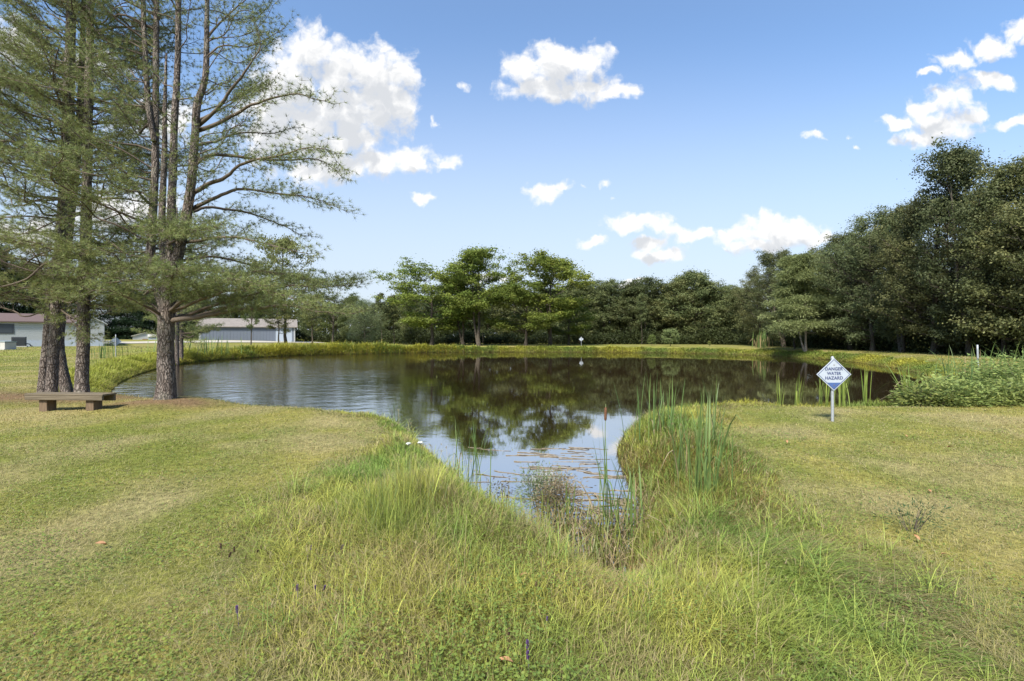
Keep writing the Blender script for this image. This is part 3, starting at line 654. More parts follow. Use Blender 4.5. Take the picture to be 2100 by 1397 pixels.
K['locust_b'] = make_tree(12, 13, 0.26, 9.0, 0.22, 28, 6, 92, 0.225, 'oval', (15, 65), (0.58, 0.34), LOC, stems=2, skip=0.12)
K['locust_c'] = make_tree(13, 10, 0.26, 9.5, 0.22, 26, 6, 104, 0.225, 'umbrella', (5, 50), (0.64, 0.36), LOC, skip=0.05)
K['oak_a'] = make_tree(21, 12, 0.12, 8.0, 0.2, 38, 6, 62, 0.24, 'oval', (8, 68), (0.56, 0.48), OAK, up=0.8)
K['oak_b'] = make_tree(22, 12, 0.18, 7.0, 0.2, 36, 6, 62, 0.24, 'umbrella', (15, 72), (0.54, 0.48), OAK, up=0.9)
K['oak_c'] = make_tree(23, 12, 0.10, 8.5, 0.2, 40, 6, 62, 0.24, 'oval', (5, 64), (0.58, 0.48), OAK, up=0.8)
K['wood_a'] = make_tree(31, 13, 0.06, 9.5, 0.24, 48, 6, 98, 0.165, 'oval', (8, 68), (0.54, 0.40), DRK, up=0.9, skip=0.08)
K['wood_b'] = make_tree(32, 13, 0.08, 9.0, 0.24, 44, 6, 98, 0.165, 'umbrella', (8, 72), (0.54, 0.40), DRK, up=0.9, skip=0.08)
K['wood_c'] = make_tree(33, 14, 0.06, 8.5, 0.24, 46, 6, 86, 0.165, 'oval', (12, 78), (0.48, 0.40), DRK, stems=2, up=1.0, skip=0.14)
K['feather'] = make_tree(41, 10, 0.20, 6.2, 0.11, 64, 6, 95, 0.24, 'cone', (0, 45), (0.42, 0.13), ((0.18, 0.22, 0.09), (0.28, 0.32, 0.14)), bark=M_bark3, stems=2, narrow=0.22, droop=0.12, wander=0.012, shell=False)
K['spruce_a'] = make_tree(51, 10, 0.03, 5.0, 0.16, 70, 5, 45, 0.22, 'cone', (-12, 30), (0.35, 0.12), ((0.024, 0.045, 0.022), (0.05, 0.08, 0.036)), narrow=0.3, droop=0.12, wander=0.004, shell=False)
K['open_a'] = make_tree(61, 11, 0.30, 7.5, 0.2, 24, 4, 55, 0.2, 'oval', (20, 70), (0.5, 0.22), ((0.11, 0.135, 0.045), (0.19, 0.20, 0.07)))
K['open_b'] = make_tree(62, 10, 0.30, 8.0, 0.2, 16, 4, 60, 0.2, 'umbrella', (25, 60), (0.5, 0.16), ((0.07, 0.105, 0.03), (0.14, 0.17, 0.05)))
K['willow'] = make_tree(71, 7, 0.10, 6.0, 0.15, 36, 5, 70, 0.22, 'oval', (20, 75), (0.4, 0.4), ((0.11, 0.14, 0.075), (0.16, 0.19, 0.10)), narrow=0.2, droop=0.2, shell=False)
K['thin'] = make_tree(81, 11, 0.42, 3.4, 0.10, 15, 4, 45, 0.2, 'oval', (25, 70), (0.4, 0.25), ((0.075, 0.09, 0.035), (0.13, 0.14, 0.055)))
K['bush'] = make_tree(91, 2.0, 0.18, 1.9, 0.05, 30, 5, 38, 0.11, 'oval', (0, 80), (0.16, 0.14), ((0.16, 0.22, 0.09), (0.25, 0.31, 0.13)))
K['small'] = make_tree(92, 2.0, 0.2, 1.6, 0.03, 16, 4, 22, 0.12, 'oval', (10, 80), (0.16, 0.12), ((0.12, 0.15, 0.04), (0.18, 0.20, 0.06)))
first = {}
def tree(kind, name, px, d, top, label, cat='tree', group=None, wide=1.0, rot=None, x=None, sink=0.05):
    k = K[kind]; X = (px - CX) / F_PX * d if x is None else x; z = gz(X, d); H = EYE + (CY - top) / F_PX * d - z
    o = empty(name, (X, d, z - sink), rot if rot is not None else random.Random(int(px * 7 + d * 13)).random() * 6.28)
    sc = H / k['H']; o.scale = (sc * wide, sc * wide, sc)
    if kind not in first:
        a = obj('trunk', k['trunk'], k['bark'], o); b = obj('crown', k['crown'], M_leaf, o); first[kind] = (a, b)
    else:
        for src, nm_ in zip(first[kind], ('trunk', 'crown')):
            c = src.copy(); C.objects.link(c); c.parent = o
    tag(o, label, cat, group); return o
GL = 'locust trees on the far bank'
tree('locust_a', 'locust_tree', 885, 68, 535, 'leftmost broad green locust on the far bank with one dark trunk', group=GL, rot=0.4, wide=1.6)
tree('locust_b', 'locust_tree', 950, 69, 560, 'slim locust between the leftmost locust and the tallest one', group=GL, wide=1.25)
tree('locust_b', 'locust_tree', 982, 66, 506, 'tallest locust on the far bank with an open top above its neighbours', group=GL, wide=1.2, rot=2.0)
tree('locust_c', 'locust_tree', 1078, 67, 566, 'low spreading locust with a forked trunk in the middle of the far bank', group=GL, wide=1.55)
tree('locust_b', 'locust_tree', 1128, 68, 524, 'tall ragged locust with leafy gaps at the right of the locust row', group=GL, wide=1.45, rot=4.4)
tree('locust_c', 'locust_tree', 1166, 70, 612, 'short bright green locust at the right end of the locust row', group=GL, wide=1.4, rot=1.1)
tree('thin', 'dead_tree', 990, 65.5, 640, 'thin pale trunked sapling beside the tallest locust', 'tree', wide=0.5)
GW = 'woodland trees behind the far bank'
wl = [('oak_a', 1190, 84, 578, 'rounded woodland tree directly right of the locust row'), ('oak_b', 1238, 86, 572, 'bushy woodland tree behind the far diamond sign'),
 ('oak_c', 1290, 85, 583, 'grey green woodland tree with a flat top right of the far sign'), ('oak_b', 1335, 84, 570, 'woodland tree rising behind the small shrub left of the round shrub'),
 ('oak_a', 1385, 82, 575, 'dense woodland tree behind the round shrub'), ('oak_c', 1428, 81, 556, 'highest woodland tree right of the round shrub'),
 ('oak_b', 1478, 80, 585, 'brownish woodland tree behind the small dry shrub'), ('oak_a', 1525, 76, 590, 'low woodland tree in the corner where the wood turns towards the pond')]
for (k, px, d, tp, lb) in wl: tree(k, 'woodland_tree', px, d, tp, lb, group=GW, wide=1.35)
tree('thin', 'woodland_tree', 1316, 78, 600, 'bare pale trunk standing in front of the dark wood, left of its twin', group='pale slender trunks before the far wood', wide=0.8)
tree('thin', 'woodland_tree', 1323, 79, 606, 'bare pale trunk standing in front of the dark wood, right of its twin', group='pale slender trunks before the far wood', wide=0.8, rot=1)
GR = 'tall trees of the right hand wood'
wr = [('wood_b', 1560, 64, 548, 'olive tree with a loose crown left of the feathery tree'), ('wood_c', 1608, 58, 510, 'tall loose tree rising above the left side of the feathery tree'),
 ('wood_a', 1700, 53, 520, 'dark tree filling the gap right behind the feathery tree'), ('wood_a', 1745, 46, 475, 'dark tree where the right wood first steps up'),
 ('wood_b', 1790, 42, 435, 'broad dark tree with a high rounded shoulder in the right wood'), ('wood_c', 1850, 39, 415, 'dark tree with bare grey limbs showing through gaps'),
 ('wood_a', 1915, 36, 402, 'dense dark tree left of the tall twin tops'), ('wood_c', 1990, 33, 300, 'tallest tree of the right wood with open twin tops'),
 ('wood_b', 2060, 31, 405, 'dark low crown between the tallest tree and the frame edge'), ('wood_a', 2120, 29, 318, 'tall dark tree cut by the right edge of the picture'), ('wood_b', 2210, 27, 335, 'dark tree beyond the right edge of the picture')]
for (k, px, d, tp, lb) in wr: tree(k, 'woodland_tree', px, d, tp, lb, group=GR, wide=(1.05 if k != 'wood_c' else 0.9))
tree('feather', 'feathery_tree', 1653, 47.2, 520, 'feathery pale green tree with twin pale trunks at the water edge', rot=0.2, wide=1.05)
tree('oak_b', 'woodland_tree', 1630, 50.5, 560, 'tree with a brown trunk and a low side limb just left of the feathery tree', group=GR, wide=0.75)
GB = 'trees deep inside the wood'
rr_ = random.Random(5)
for i in range(17):
    px = 830 + i * 44 + rr_.uniform(-12, 12); tree(('oak_a', 'oak_b', 'oak_c')[i % 3], 'woodland_tree', px, 92 + rr_.uniform(-3, 8), 592 + rr_.uniform(-6, 14), 'dark tree deep inside the wood behind the front row', group=GB, wide=1.6)
for i in range(12):
    Y = 26 + i * 3.4; X = 38 + rr_.uniform(-2, 3); px = CX + X / Y * F_PX
    tree(('wood_a', 'wood_b')[i % 2], 'woodland_tree', px, Y, CY - 8.8 / Y * F_PX, 'dark tree deep inside the wood behind the front row', group=GB, wide=1.1)
GLF = 'trees beyond the left end of the pond'
lf = [('open_a', 'bankside_tree', 588, 56, 482, 'tall loose tree with a pale open crown behind the pine boughs', 0.85), ('open_b', 'bankside_tree', 515, 52, 560, 'dark crooked tree in front of the blue barn', 0.6),
 ('open_a', 'bankside_tree', 573, 54, 600, 'short wide tree with a pale forked trunk in front of the barn end', 0.95), ('open_b', 'bankside_tree', 682, 58, 556, 'flat topped tree with a forked trunk right of the barn', 0.95),
 ('willow', 'willow', 748, 66, 614, 'pale grey green willow left of the locust row', 1.0), ('thin', 'bankside_tree', 782, 72, 600, 'slender open tree left of its neighbour beside the willow', 1.0),
 ('thin', 'bankside_tree', 808, 74, 604, 'slender open tree nearest to the locust row', 1.2), ('open_a', 'bankside_tree', 640, 72, 600, 'low tree behind the right end of the barn', 0.9),
 ('oak_c', 'bankside_tree', 722, 84, 606, 'distant tree behind the willow', 1.0), ('oak_a', 'bankside_tree', 842, 80, 606, 'distant tree between the slender trees and the locusts', 0.9)]
for (k, nm_, px, d, tp, lb, wd) in lf: tree(k, nm_, px, d, tp, lb, group=GLF, wide=wd)
for i, (k, px, d, tp) in enumerate([('oak_a', 640, 98, 618), ('oak_b', 690, 96, 622), ('oak_c', 770, 100, 620), ('oak_c', 800, 97, 626), ('oak_a', 540, 104, 610), ('oak_b', 470, 106, 602), ('oak_a', 400, 108, 598)]):
    tree(k, 'woodland_tree', px, d, tp, 'distant tree forming the skyline beyond the barn', group='distant skyline trees beyond the barn', wide=1.2)
GS = 'dark spruces behind the white house'
for i, (px, d, tp, lb) in enumerate([(236, 88, 598, 'dark spruce right of the white house gable'), (262, 86, 586, 'tallest dark spruce between the house and the pine trunk'), (290, 87, 600, 'dark spruce above the small garage'), (318, 89, 592, 'dark spruce close to the thick pine trunk'),
    (346, 90, 604, 'dark spruce just behind the thick pine trunk'), (376, 91, 596, 'dark spruce left of the barn')]):
    tree('spruce_a', 'spruce', px, d, tp, lb, group=GS, wide=1.25)
for i, (px, d, tp, lb) in enumerate([(-90, 74, 470, 'dark evergreen behind the house, beyond the left frame edge'), (-20, 76, 500, 'dark evergreen rising behind the left end of the white house'), (50, 78, 540, 'dark evergreen behind the house roof left of the pine trunks'), (105, 80, 560, 'dark evergreen behind the house between the pine trunks'), (160, 82, 570, 'dark evergreen behind the house gable')]):
    tree('spruce_a', 'spruce', px, d, tp, lb, group=GS, wide=1.6)
tree('bush', 'shrub', 1375, 63.2, 674, 'round grey green shrub on a short stem on the far bank', 'shrub', rot=0, wide=1.15)
tree('small', 'shrub', 1337, 65.5, 685, 'small yellow green shrub left of the round shrub', 'shrub', wide=0.9)
tree('small', 'shrub', 1455, 62.5, 698, 'tiny leaning dry shrub right of the round shrub', 'shrub', wide=0.8)

# undergrowth along the wood edges
def undergrowth():
    A = Acc(); r = np.random.default_rng(3)
    lines = [np.array([(-16, 78), (0, 80), (12, 80), (28, 78), (36, 72)], float), np.array([(36, 74), (34, 62), (32.5, 50), (32, 40), (31.5, 33), (32, 26)], float), np.array([(-75, 88), (-60, 88), (-40, 88), (-24, 86), (-14, 80)], float), np.array([(-80, 112), (-40, 110), (0, 106), (40, 102), (60, 90), (60, 30)], float)]
    for li, ln_ in enumerate(lines):
        Q = catmull(np.c_[ln_, 0 * ln_[:, 0]], 0.5)[:, :2]; n = 42000; i = r.integers(0, len(Q), n)
        x = Q[i, 0] + r.normal(size=n) * 1.0 + (1.2 if li == 1 else 0); y = Q[i, 1] + r.normal(size=n) * 1.0
        hmax = (0.5 + (3.2 if li != 1 else 2.4) * fbm(x * 0.4, y * 0.4, 5 + li, 3) ** 1.4) if li < 3 else 7.0 + 0 * x
        z = ground_z(x, y) + hmax * r.random(n) ** 0.8
        P = np.stack([x, y, z], -1); P += r.normal(size=P.shape) * 0.15
        L = (0.26, 0.19, 0.26, 0.75)[li] * (0.6 + 0.8 * r.random(n))
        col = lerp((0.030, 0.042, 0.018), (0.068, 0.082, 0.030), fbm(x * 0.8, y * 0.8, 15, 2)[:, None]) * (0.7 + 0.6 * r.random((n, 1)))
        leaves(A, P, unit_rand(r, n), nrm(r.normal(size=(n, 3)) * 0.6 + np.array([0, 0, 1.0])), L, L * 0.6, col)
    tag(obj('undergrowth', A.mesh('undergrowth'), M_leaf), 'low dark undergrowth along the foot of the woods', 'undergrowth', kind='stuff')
undergrowth()

# ------------------------------------------------------------------ pines
NEC = ((0.140, 0.180, 0.060), (0.27, 0.295, 0.105))
class Pine:
    def __init__(s, seed): s.r = np.random.default_rng(seed); s.wood = Acc(); s.limb = Acc(); s.tp = []; s.td = []; s.tc = []; s.seed = seed
    def stem(s, pts, rad, sides=16):
        pts = np.asarray(pts, float); P = catmull(pts, 0.12); n = len(P); kk_ = np.array([np.argmin(((P - q) ** 2).sum(1)) for q in pts]); rc = np.interp(np.arange(n), kk_, rad)
        L = np.arange(n) * 0.12; rc = rc * (1 + 0.05 * np.sin(L * 9.0 + s.seed) ** 8 + 0.03 * (vn(L * 2, L * 0, s.seed) - 0.5))
        tube(s.wood, P, rc, sides, 0.075, s.seed); return P
    def bough(s, pts, r0, dens=1.0, start=0.3, twl=(0.35, 0.75), bare=False, droop=0.0, tuft=0.075):
        r = s.r; P = catmull(pts, 0.12); n = len(P)
        if n > 4: P[1:-1] += np.cumsum(r.normal(size=(n - 2, 3)), 0) * 0.008
        tube(s.limb, P, np.linspace(r0, 0.004, n), 6, 0.05, s.seed)
        L = np.concatenate([[0], np.cumsum(np.linalg.norm(np.diff(P, axis=0), axis=1))]); tot = L[-1]
        T = nrm(np.gradient(P, axis=0))
        pos = np.arange(start * tot, tot, 0.10 / max(dens, 0.3))
        for q, l in enumerate(pos):
            f = l / tot; i = min(n - 1, int(np.searchsorted(L, l))); b = P[i]; tg = T[i]
            side = nrm(np.cross(tg, [0, 0, 1.0])); sg = 1 if q % 2 else -1
            dr = nrm(tg * (0.45 + 0.5 * r.random()) + side * sg * (0.5 + 0.5 * r.random()) + np.array([0, 0, 0.25 * r.normal() + 0.12 - droop]))
            tl = (twl[0] + (twl[1] - twl[0]) * r.random()) * (1.1 - 0.65 * f) * min(1, 0.4 + tot * 0.3)
            bend = np.array([0, 0, 0.12 * tl]); mid_ = b + dr * tl * 0.5 - bend * 0.3; end = b + dr * tl + bend
            twigs(s.limb, np.stack([b, mid_]), np.stack([mid_, end]), np.array([0.006, 0.004]), np.array([0.004, 0.002]))
            if bare or r.random() < 0.10: continue
            k = max(2, int(tl * (0.85) / tuft)); tt = np.linspace(0.28, 1, k)[:, None]
            tp = np.where(tt < 0.5, b + (mid_ - b) * tt * 2, mid_ + (end - mid_) * (tt - 0.5) * 2)
            td = nrm(dr + np.array([0, 0, 0.25]) + r.normal(size=(k, 3)) * 0.35)
            tc = np.repeat(r.random((1, 1)), k, 0)
            # side shoots
            s2 = nrm(np.cross(dr, [0, 0, 1.0]))
            for sgn in (-1, 1):
                e2 = tp[1::2] + (s2 * sgn * 0.8 + dr * 0.6) * (0.10 + 0.10 * r.random()) + r.normal(size=tp[1::2].shape) * 0.02
                if len(e2): s.tp.append(e2); s.td.append(nrm(s2 * sgn * 0.7 + dr * 0.6 + r.normal(size=e2.shape) * 0.3 + np.array([0, 0, 0.2]))); s.tc.append(np.repeat(tc[:1], len(e2), 0)); twigs(s.limb, tp[1::2], e2, 0.0022, 0.0015)
            s.tp.append(tp); s.td.append(td); s.tc.append(tc)
    def auto(s, P, z0, z1, step, L0, L1, el0, el1, azf, dens=1.0, r0=0.03, start=0.3, bare=0.0, per=3):
        r = s.r; z = z0; dens *= 1.15; step *= 0.9
        while z < z1:
            q = (z - z0) / max(1e-6, z1 - z0); b = np.array([np.interp(z, P[:, 2], P[:, c]) for c in range(3)])
            for k in range(per):
                az = azf(r); L = (L0 + (L1 - L0) * q) * (0.55 + 0.6 * r.random()); el = R(el0 + (el1 - el0) * q + r.normal() * 8)
                tt = np.linspace(0, 1, 5)[:, None]; hd = np.array([math.sin(az), math.cos(az), 0])
                pts = b + hd * L * math.cos(el) * tt + np.array([0, 0, 1.0]) * (L * math.sin(el) * tt + 0.10 * L * tt ** 2 - 0.04 * L * np.sin(tt * 3.14)) + np.r_[np.zeros((1, 3)), r.normal(size=(4, 3)) * 0.05 * L]
                pts[:, 2] += (r.random() - 0.5) * step
                s.bough(pts, r0 * (0.6 + 0.5 * r.random()) * (0.5 + L / 5), dens, start, bare=(r.random() < bare))
            z += step * (0.75 + 0.5 * r.random())
    def build(s, label, loc, needles=16, wl=0.0060, nl=(0.08, 0.135), cols=NEC):
        r = s.r; o = empty('pine_tree', loc); off = -np.array(loc)
        for a in (s.wood, s.limb): a.V = [v + off for v in a.V]
        obj('trunk', s.wood.mesh('pine_trunk', True), M_bark, o); obj('branches', s.limb.mesh('pine_branches', True), M_twig, o)
        tp = np.concatenate(s.tp) + off; td = np.concatenate(s.td); tc = np.concatenate(s.tc); n = len(tp)
        P = np.repeat(tp, needles, 0); D = nrm(np.repeat(td, needles, 0) * 0.75 + unit_rand(r, n * needles) * 0.75); m = n * needles
        L = (nl[0] + (nl[1] - nl[0]) * r.random(m))[:, None]; sd = nrm(np.cross(D, unit_rand(r, m))) * (wl * 0.5)
        V = np.stack([P - sd, P + sd, P + D * L + np.array([0, 0, -0.10]) * L], 1).reshape(-1, 3)
        kk = np.repeat(tc, needles, 0); col = lerp(cols[0], cols[1], np.clip(kk * 0.7 + 0.3 * r.random((m, 1)), 0, 1)) * (0.8 + 0.4 * r.random((m, 1)))
        yl = r.random(m) < 0.06; col[yl] = lerp(col[yl], (0.22, 0.15, 0.06), 0.8)
        me = mesh_np('pine_needles', V, None, np.arange(m * 3).reshape(m, 3), np.repeat(col, 3, 0))
        obj('needles', me, M_needle, o); print('needles', m)
        tag(o, label, 'tree', 'white pines beside the bench'); return o
dA = 10.7
def pa(l, d=dA, dd=None):
    return np.array([at(p[0], p[1], d + (p[2] if len(p) > 2 else 0)) for p in l])
any_az = lambda r: r.random() * 6.283
# the thick pine right of the bench: one short trunk that splits into several stems
A1 = Pine(1); zb = gz(-7.6, dA)
tr0 = np.array([[-7.6, dA, zb - 0.2], [-7.6, dA, zb + 0.05], [-7.58, dA, zb + 0.4], *pa([(340, 740), (341, 660), (347, 600), (350, 560)])])
P0 = A1.stem(tr0, [0.26, 0.21, 0.175, 0.158, 0.152, 0.155, 0.145], 22)
st1 = A1.stem(pa([(338, 640), (322, 590, 0.25), (309, 540, 0.5), (312, 470, 0.5), (317, 380, 0.55), (319, 280, 0.6), (320, 120, 0.6), (322, -60, 0.6), (324, -260, 0.6)]), [0.095, 0.095, 0.088, 0.085, 0.078, 0.07, 0.062, 0.05, 0.03])
st2 = A1.stem(pa([(316, 290, 0.5), (304, 215, 0.5), (299, 130, 0.5), (294, 20, 0.5), (290, -160, 0.5)]), [0.06, 0.06, 0.055, 0.05, 0.03], 10)
st3 = A1.stem(pa([(348, 575), (350, 500, 0.1), (352, 420, 0.1), (356, 320, 0.1), (358, 240, 0.1), (364, 140, 0.1), (366, 0, 0.1), (368, -240, 0.1)]), [0.10, 0.088, 0.08, 0.075, 0.07, 0.06, 0.052, 0.03])
st4 = A1.stem(pa([(352, 575), (366, 520, -0.1), (381, 450, -0.2), (393, 370, -0.2), (400, 280, -0.2), (404, 215, -0.2), (421, 160, -0.2), (424, 60, -0.2), (426, -120, -0.2)]), [0.12, 0.10, 0.092, 0.085, 0.078, 0.074, 0.06, 0.05, 0.03])
st5 = A1.stem(pa([(344, 580, 0.15), (334, 500, 0.35), (333, 420, 0.4), (337, 330, 0.4), (338, 230, 0.4), (341, 110, 0.4)]), [0.10, 0.08, 0.07, 0.06, 0.045, 0.02], 10)
for l, r0, dn, stt in [
 ([(400, 262), (434, 235, -0.3), (462, 204, -0.4), (495, 161, -0.6), (520, 127, -0.6), (536, 95, -0.6), (528, 55, -0.6)], 0.05, 1.2, 0.4),
 ([(402, 270), (440, 258, -0.3), (474, 240, -0.5), (515, 217, -0.7), (560, 202, -0.8), (600, 193, -0.9), (640, 203, -1.0), (672, 207, -1.0)], 0.05, 1.2, 0.4),
 ([(392, 345), (412, 330, 0.2), (436, 320, 0.3), (496, 323, 0.5), (585, 333, 0.7), (650, 330, 0.8), (700, 362, 0.9)], 0.045, 1.6, 0.3),
 ([(386, 400), (430, 384, -0.4), (466, 370, -0.7), (506, 344, -1.0), (584, 333, -1.3), (640, 322, -1.4), (690, 330, -1.5)], 0.05, 1.5, 0.4),
 ([(384, 432), (415, 418, -0.2), (448, 405, -0.4), (500, 391, -0.6), (562, 398, -0.7), (625, 406, -0.8), (668, 416, -0.8), (702, 430, -0.8)], 0.045, 1.5, 0.35),
 ([(382, 440), (420, 424, 0.4), (470, 428, 0.8), (520, 436, 1.1), (580, 458, 1.3), (630, 482, 1.4)], 0.04, 1.3, 0.3),
 ([(372, 498), (410, 492, -0.2), (450, 486, -0.4), (482, 486, -0.5), (520, 494, -0.6), (560, 504, -0.7), (640, 520, -0.8)], 0.04, 1.2, 0.35),
 ([(366, 535), (410, 530, 0.5), (450, 528, 0.8), (500, 540, 1.1), (550, 556, 1.3), (600, 560, 1.4)], 0.04, 1.6, 0.3),
 ([(362, 560), (420, 552, -0.6), (480, 560, -1.0), (528, 578, -1.2)], 0.04, 2.0, 0.3),
 ([(352, 658), (400, 652, -0.2), (460, 640, -0.4), (530, 630, -0.5), (590, 624, -0.6), (650, 634, -0.6), (735, 640, -0.6)], 0.06, 2.3, 0.3),
 ([(352, 655), (410, 645, 0.4), (470, 628, 0.7), (530, 612, 0.9), (590, 606, 1.0), (660, 622, 1.1), (720, 630, 1.1)], 0.05, 2.2, 0.25),
 ([(350, 640), (400, 618, -0.5), (460, 598, -0.9), (520, 590, -1.2), (580, 604, -1.4), (640, 626, -1.5)], 0.04, 2.3, 0.2),
 ([(345, 640), (380, 610, -0.7), (420, 585, -1.2), (470, 572, -1.6), (530, 585, -1.8)], 0.04, 2.3, 0.2),
 ([(335, 650), (300, 630, -0.5), (260, 610, -0.9), (215, 596, -1.2), (180, 600, -1.4)], 0.04, 2.0, 0.3),
 ([(338, 655), (310, 640, 0.6), (280, 628, 1.0), (240, 618, 1.4)], 0.035, 1.8, 0.3),
 ([(345, 500), (380, 480, -0.9), (410, 470, -1.4), (440, 466, -1.7)], 0.03, 2.2, 0.2),
 ([(352, 480), (340, 470, -0.7), (330, 476, -1.3), (325, 480, -1.8)], 0.03, 2.2, 0.2),
 ([(345, 600), (350, 570, -0.8), (352, 556, -1.4), (360, 552, -2.0)], 0.03, 2.2, 0.25),
 ([(400, 250), (450, 228, 0.5), (500, 196, 0.9), (560, 170, 1.2)], 0.03, 1.0, 0.3),
 ([(398, 300), (440, 290, 0.6), (500, 270, 1.2), (560, 272, 1.6), (610, 262, 1.8)], 0.035, 1.1, 0.3),
 ([(424, 80), (460, 40, 0.2), (500, 5, 0.3), (540, -30, 0.3)], 0.03, 1.0, 0.3)]:
    A1.bough(pa(l), r0, dn, stt)
    if l[-1][1] > 603:          # the low boughs carry a second, thinner spray beside them
        A1.bough(pa([(a[0] + 4, a[1] - 3 - 9 * q, (a[2] if len(a) > 2 else 0) + 0.22 * q) for q, a in enumerate(l)]), r0 * 0.6, dn * 1.1, stt * 0.8)
right_az = lambda r: 1.57 + r.normal() * 0.9
left_az = lambda r: -1.57 + r.normal() * 0.8
A1.auto(st4, 4.2, 10.5, 0.55, 1.6, 1.2, 25, 45, right_az, 0.9, 0.022, per=2)
A1.auto(st1, 3.4, 12.0, 0.5, 3.0, 1.6, 12, 38, left_az, 1.0, 0.03, per=2)
A1.auto(st3, 3.8, 12.0, 0.6, 1.8, 1.2, 20, 42, any_az, 0.8, 0.022, per=2)
A1.auto(st2, 7.0, 9.9, 0.5, 1.6, 1.0, 25, 40, left_az, 0.9, 0.02, per=2)
A1.auto(st1, 2.6, 4.0, 0.35, 1.8, 1.8, 5, 10, any_az, 1.3, 0.03, per=3)
A1.build('thick many stemmed pine at the water edge right of the bench', (-7.6, dA, zb))

# slimmer pine with one straight trunk standing behind the bench's right half
B1 = Pine(2); dB = 12.0; zB = gz(-10.55, dB)
PB = B1.stem(np.array([[-10.6, dB, zB - 0.2], [-10.58, dB, zB + 0.05], *pa([(168, 770), (171, 690), (172, 600), (176, 500), (178, 380), (181, 250), (184, 100), (186, -100), (187, -300)], dB)]), [0.20, 0.16, 0.132, 0.125, 0.12, 0.113, 0.10, 0.092, 0.08, 0.06, 0.04], 20)
B1.auto(PB, 2.2, 3.6, 0.28, 2.2, 2.4, 2, 8, any_az, 1.6, 0.03, per=3, bare=0.12)
B1.auto(PB, 3.6, 6.4, 0.42, 2.2, 2.6, 4, 15, any_az, 1.0, 0.03, per=3, bare=0.35)
B1.auto(PB, 6.0, 12.5, 0.42, 3.2, 1.4, 16, 36, any_az, 1.15, 0.032, per=3)
B1.bough(pa([(172, 555), (130, 545, -0.3), (100, 540, -0.4), (60, 572, -0.6), (0, 590, -0.8), (-60, 604, -0.8)], dB), 0.04, 0.5, 0.5, bare=True)
B1.bough(pa([(165, 436), (120, 450, -0.4), (60, 478, -0.8), (0, 486, -1.2)], dB), 0.03, 0.6, 0.4, bare=True)
B1.build('straight slim pine standing just behind the right half of the bench', (-10.6, dB, zB))

C1 = Pine(3); dC = 12.4; xC = (106 - CX) / F_PX * dC; zC = gz(xC, dC)
PCn = C1.stem(np.array([[xC, dC, zC - 0.2], [xC, dC, zC + 0.05], *pa([(109, 740), (114, 660), (117, 560), (126, 450), (133, 320), (139, 160), (143, 0), (146, -260)], dC)]), [0.165, 0.13, 0.115, 0.11, 0.105, 0.098, 0.09, 0.08, 0.065, 0.04], 20)
C1.auto(PCn, 2.3, 3.6, 0.3, 2.2, 2.2, 0, 8, any_az, 1.6, 0.03, per=3, bare=0.15)
C1.auto(PCn, 3.6, 6.2, 0.45, 2.4, 2.6, 2, 14, any_az, 0.9, 0.03, per=3, bare=0.5)
C1.auto(PCn, 5.8, 12.5, 0.42, 3.4, 1.6, 15, 34, lambda r: -1.57 + r.normal() * 1.2, 1.15, 0.032, per=3)
C1.build('front pine trunk of the tight group behind the bench left half', (xC, dC, zC))

D1 = Pine(4); dD = 13.6; xD = (88 - CX) / F_PX * dD; zD = gz(xD, dD)
PD1 = D1.stem(np.array([[xD, dD, zD - 0.2], [xD, dD, zD + 0.05], *pa([(94, 730), (101, 650), (110, 560), (136, 450), (144, 330), (146, 180), (150, 0), (152, -250)], dD)]), [0.16, 0.125, 0.11, 0.105, 0.103, 0.096, 0.09, 0.08, 0.065, 0.04], 18)
xD2 = (124 - CX) / F_PX * dD; zD2 = gz(xD2, dD + 0.2)
PD2 = D1.stem(np.array([[xD2 + 0.02, dD + 0.2, zD2 - 0.2], [xD2, dD + 0.2, zD2 + 0.1], *pa([(122, 720), (124, 640), (134, 540), (146, 430), (160, 300), (168, 150), (172, -50)], dD + 0.2)]), [0.18, 0.14, 0.125, 0.12, 0.11, 0.10, 0.09, 0.075, 0.04], 16)
D1.auto(PD1, 2.4, 6.2, 0.5, 2.6, 2.8, 0, 12, any_az, 1.1, 0.03, per=3, bare=0.3)
D1.auto(PD1, 6.0, 12.8, 0.5, 3.4, 1.6, 12, 34, lambda r: -1.57 + r.normal() * 1.3, 1.1, 0.032, per=3)
D1.auto(PD2, 6.0, 11.8, 0.6, 2.6, 1.4, 15, 34, any_az, 1.0, 0.03, per=2)
D1.build('leaning twin stemmed pine at the back of the group behind the bench', (xD, dD, zD))

# two thinner pine stems further round the shore, seen right of the thick pine
for (px, d, lb) in ((363, 34, 'slim pale trunked pine right of the thick pine, on the far shore'), (372, 35.5, 'second slim pine trunk on the far shore, right of its twin')):
    E1 = Pine(px); X = (px - CX) / F_PX * d; z = gz(X, d)
    PE = E1.stem(np.array([[X, d, z - 0.2], [X, d, z + 1.5], [X + 0.05, d, z + 4], [X, d, z + 8], [X, d, z + 11]]), [0.15, 0.12, 0.11, 0.09, 0.04], 12)
    E1.auto(PE, z + 2.0, z + 10.5, 0.6, 3.0, 1.0, 3, 25, any_az, 0.8, 0.04, per=3)
    o = E1.build(lb, (X, d, z), 8, 0.016, (0.14, 0.24)); o['group'] = 'slim pines on the left shore'

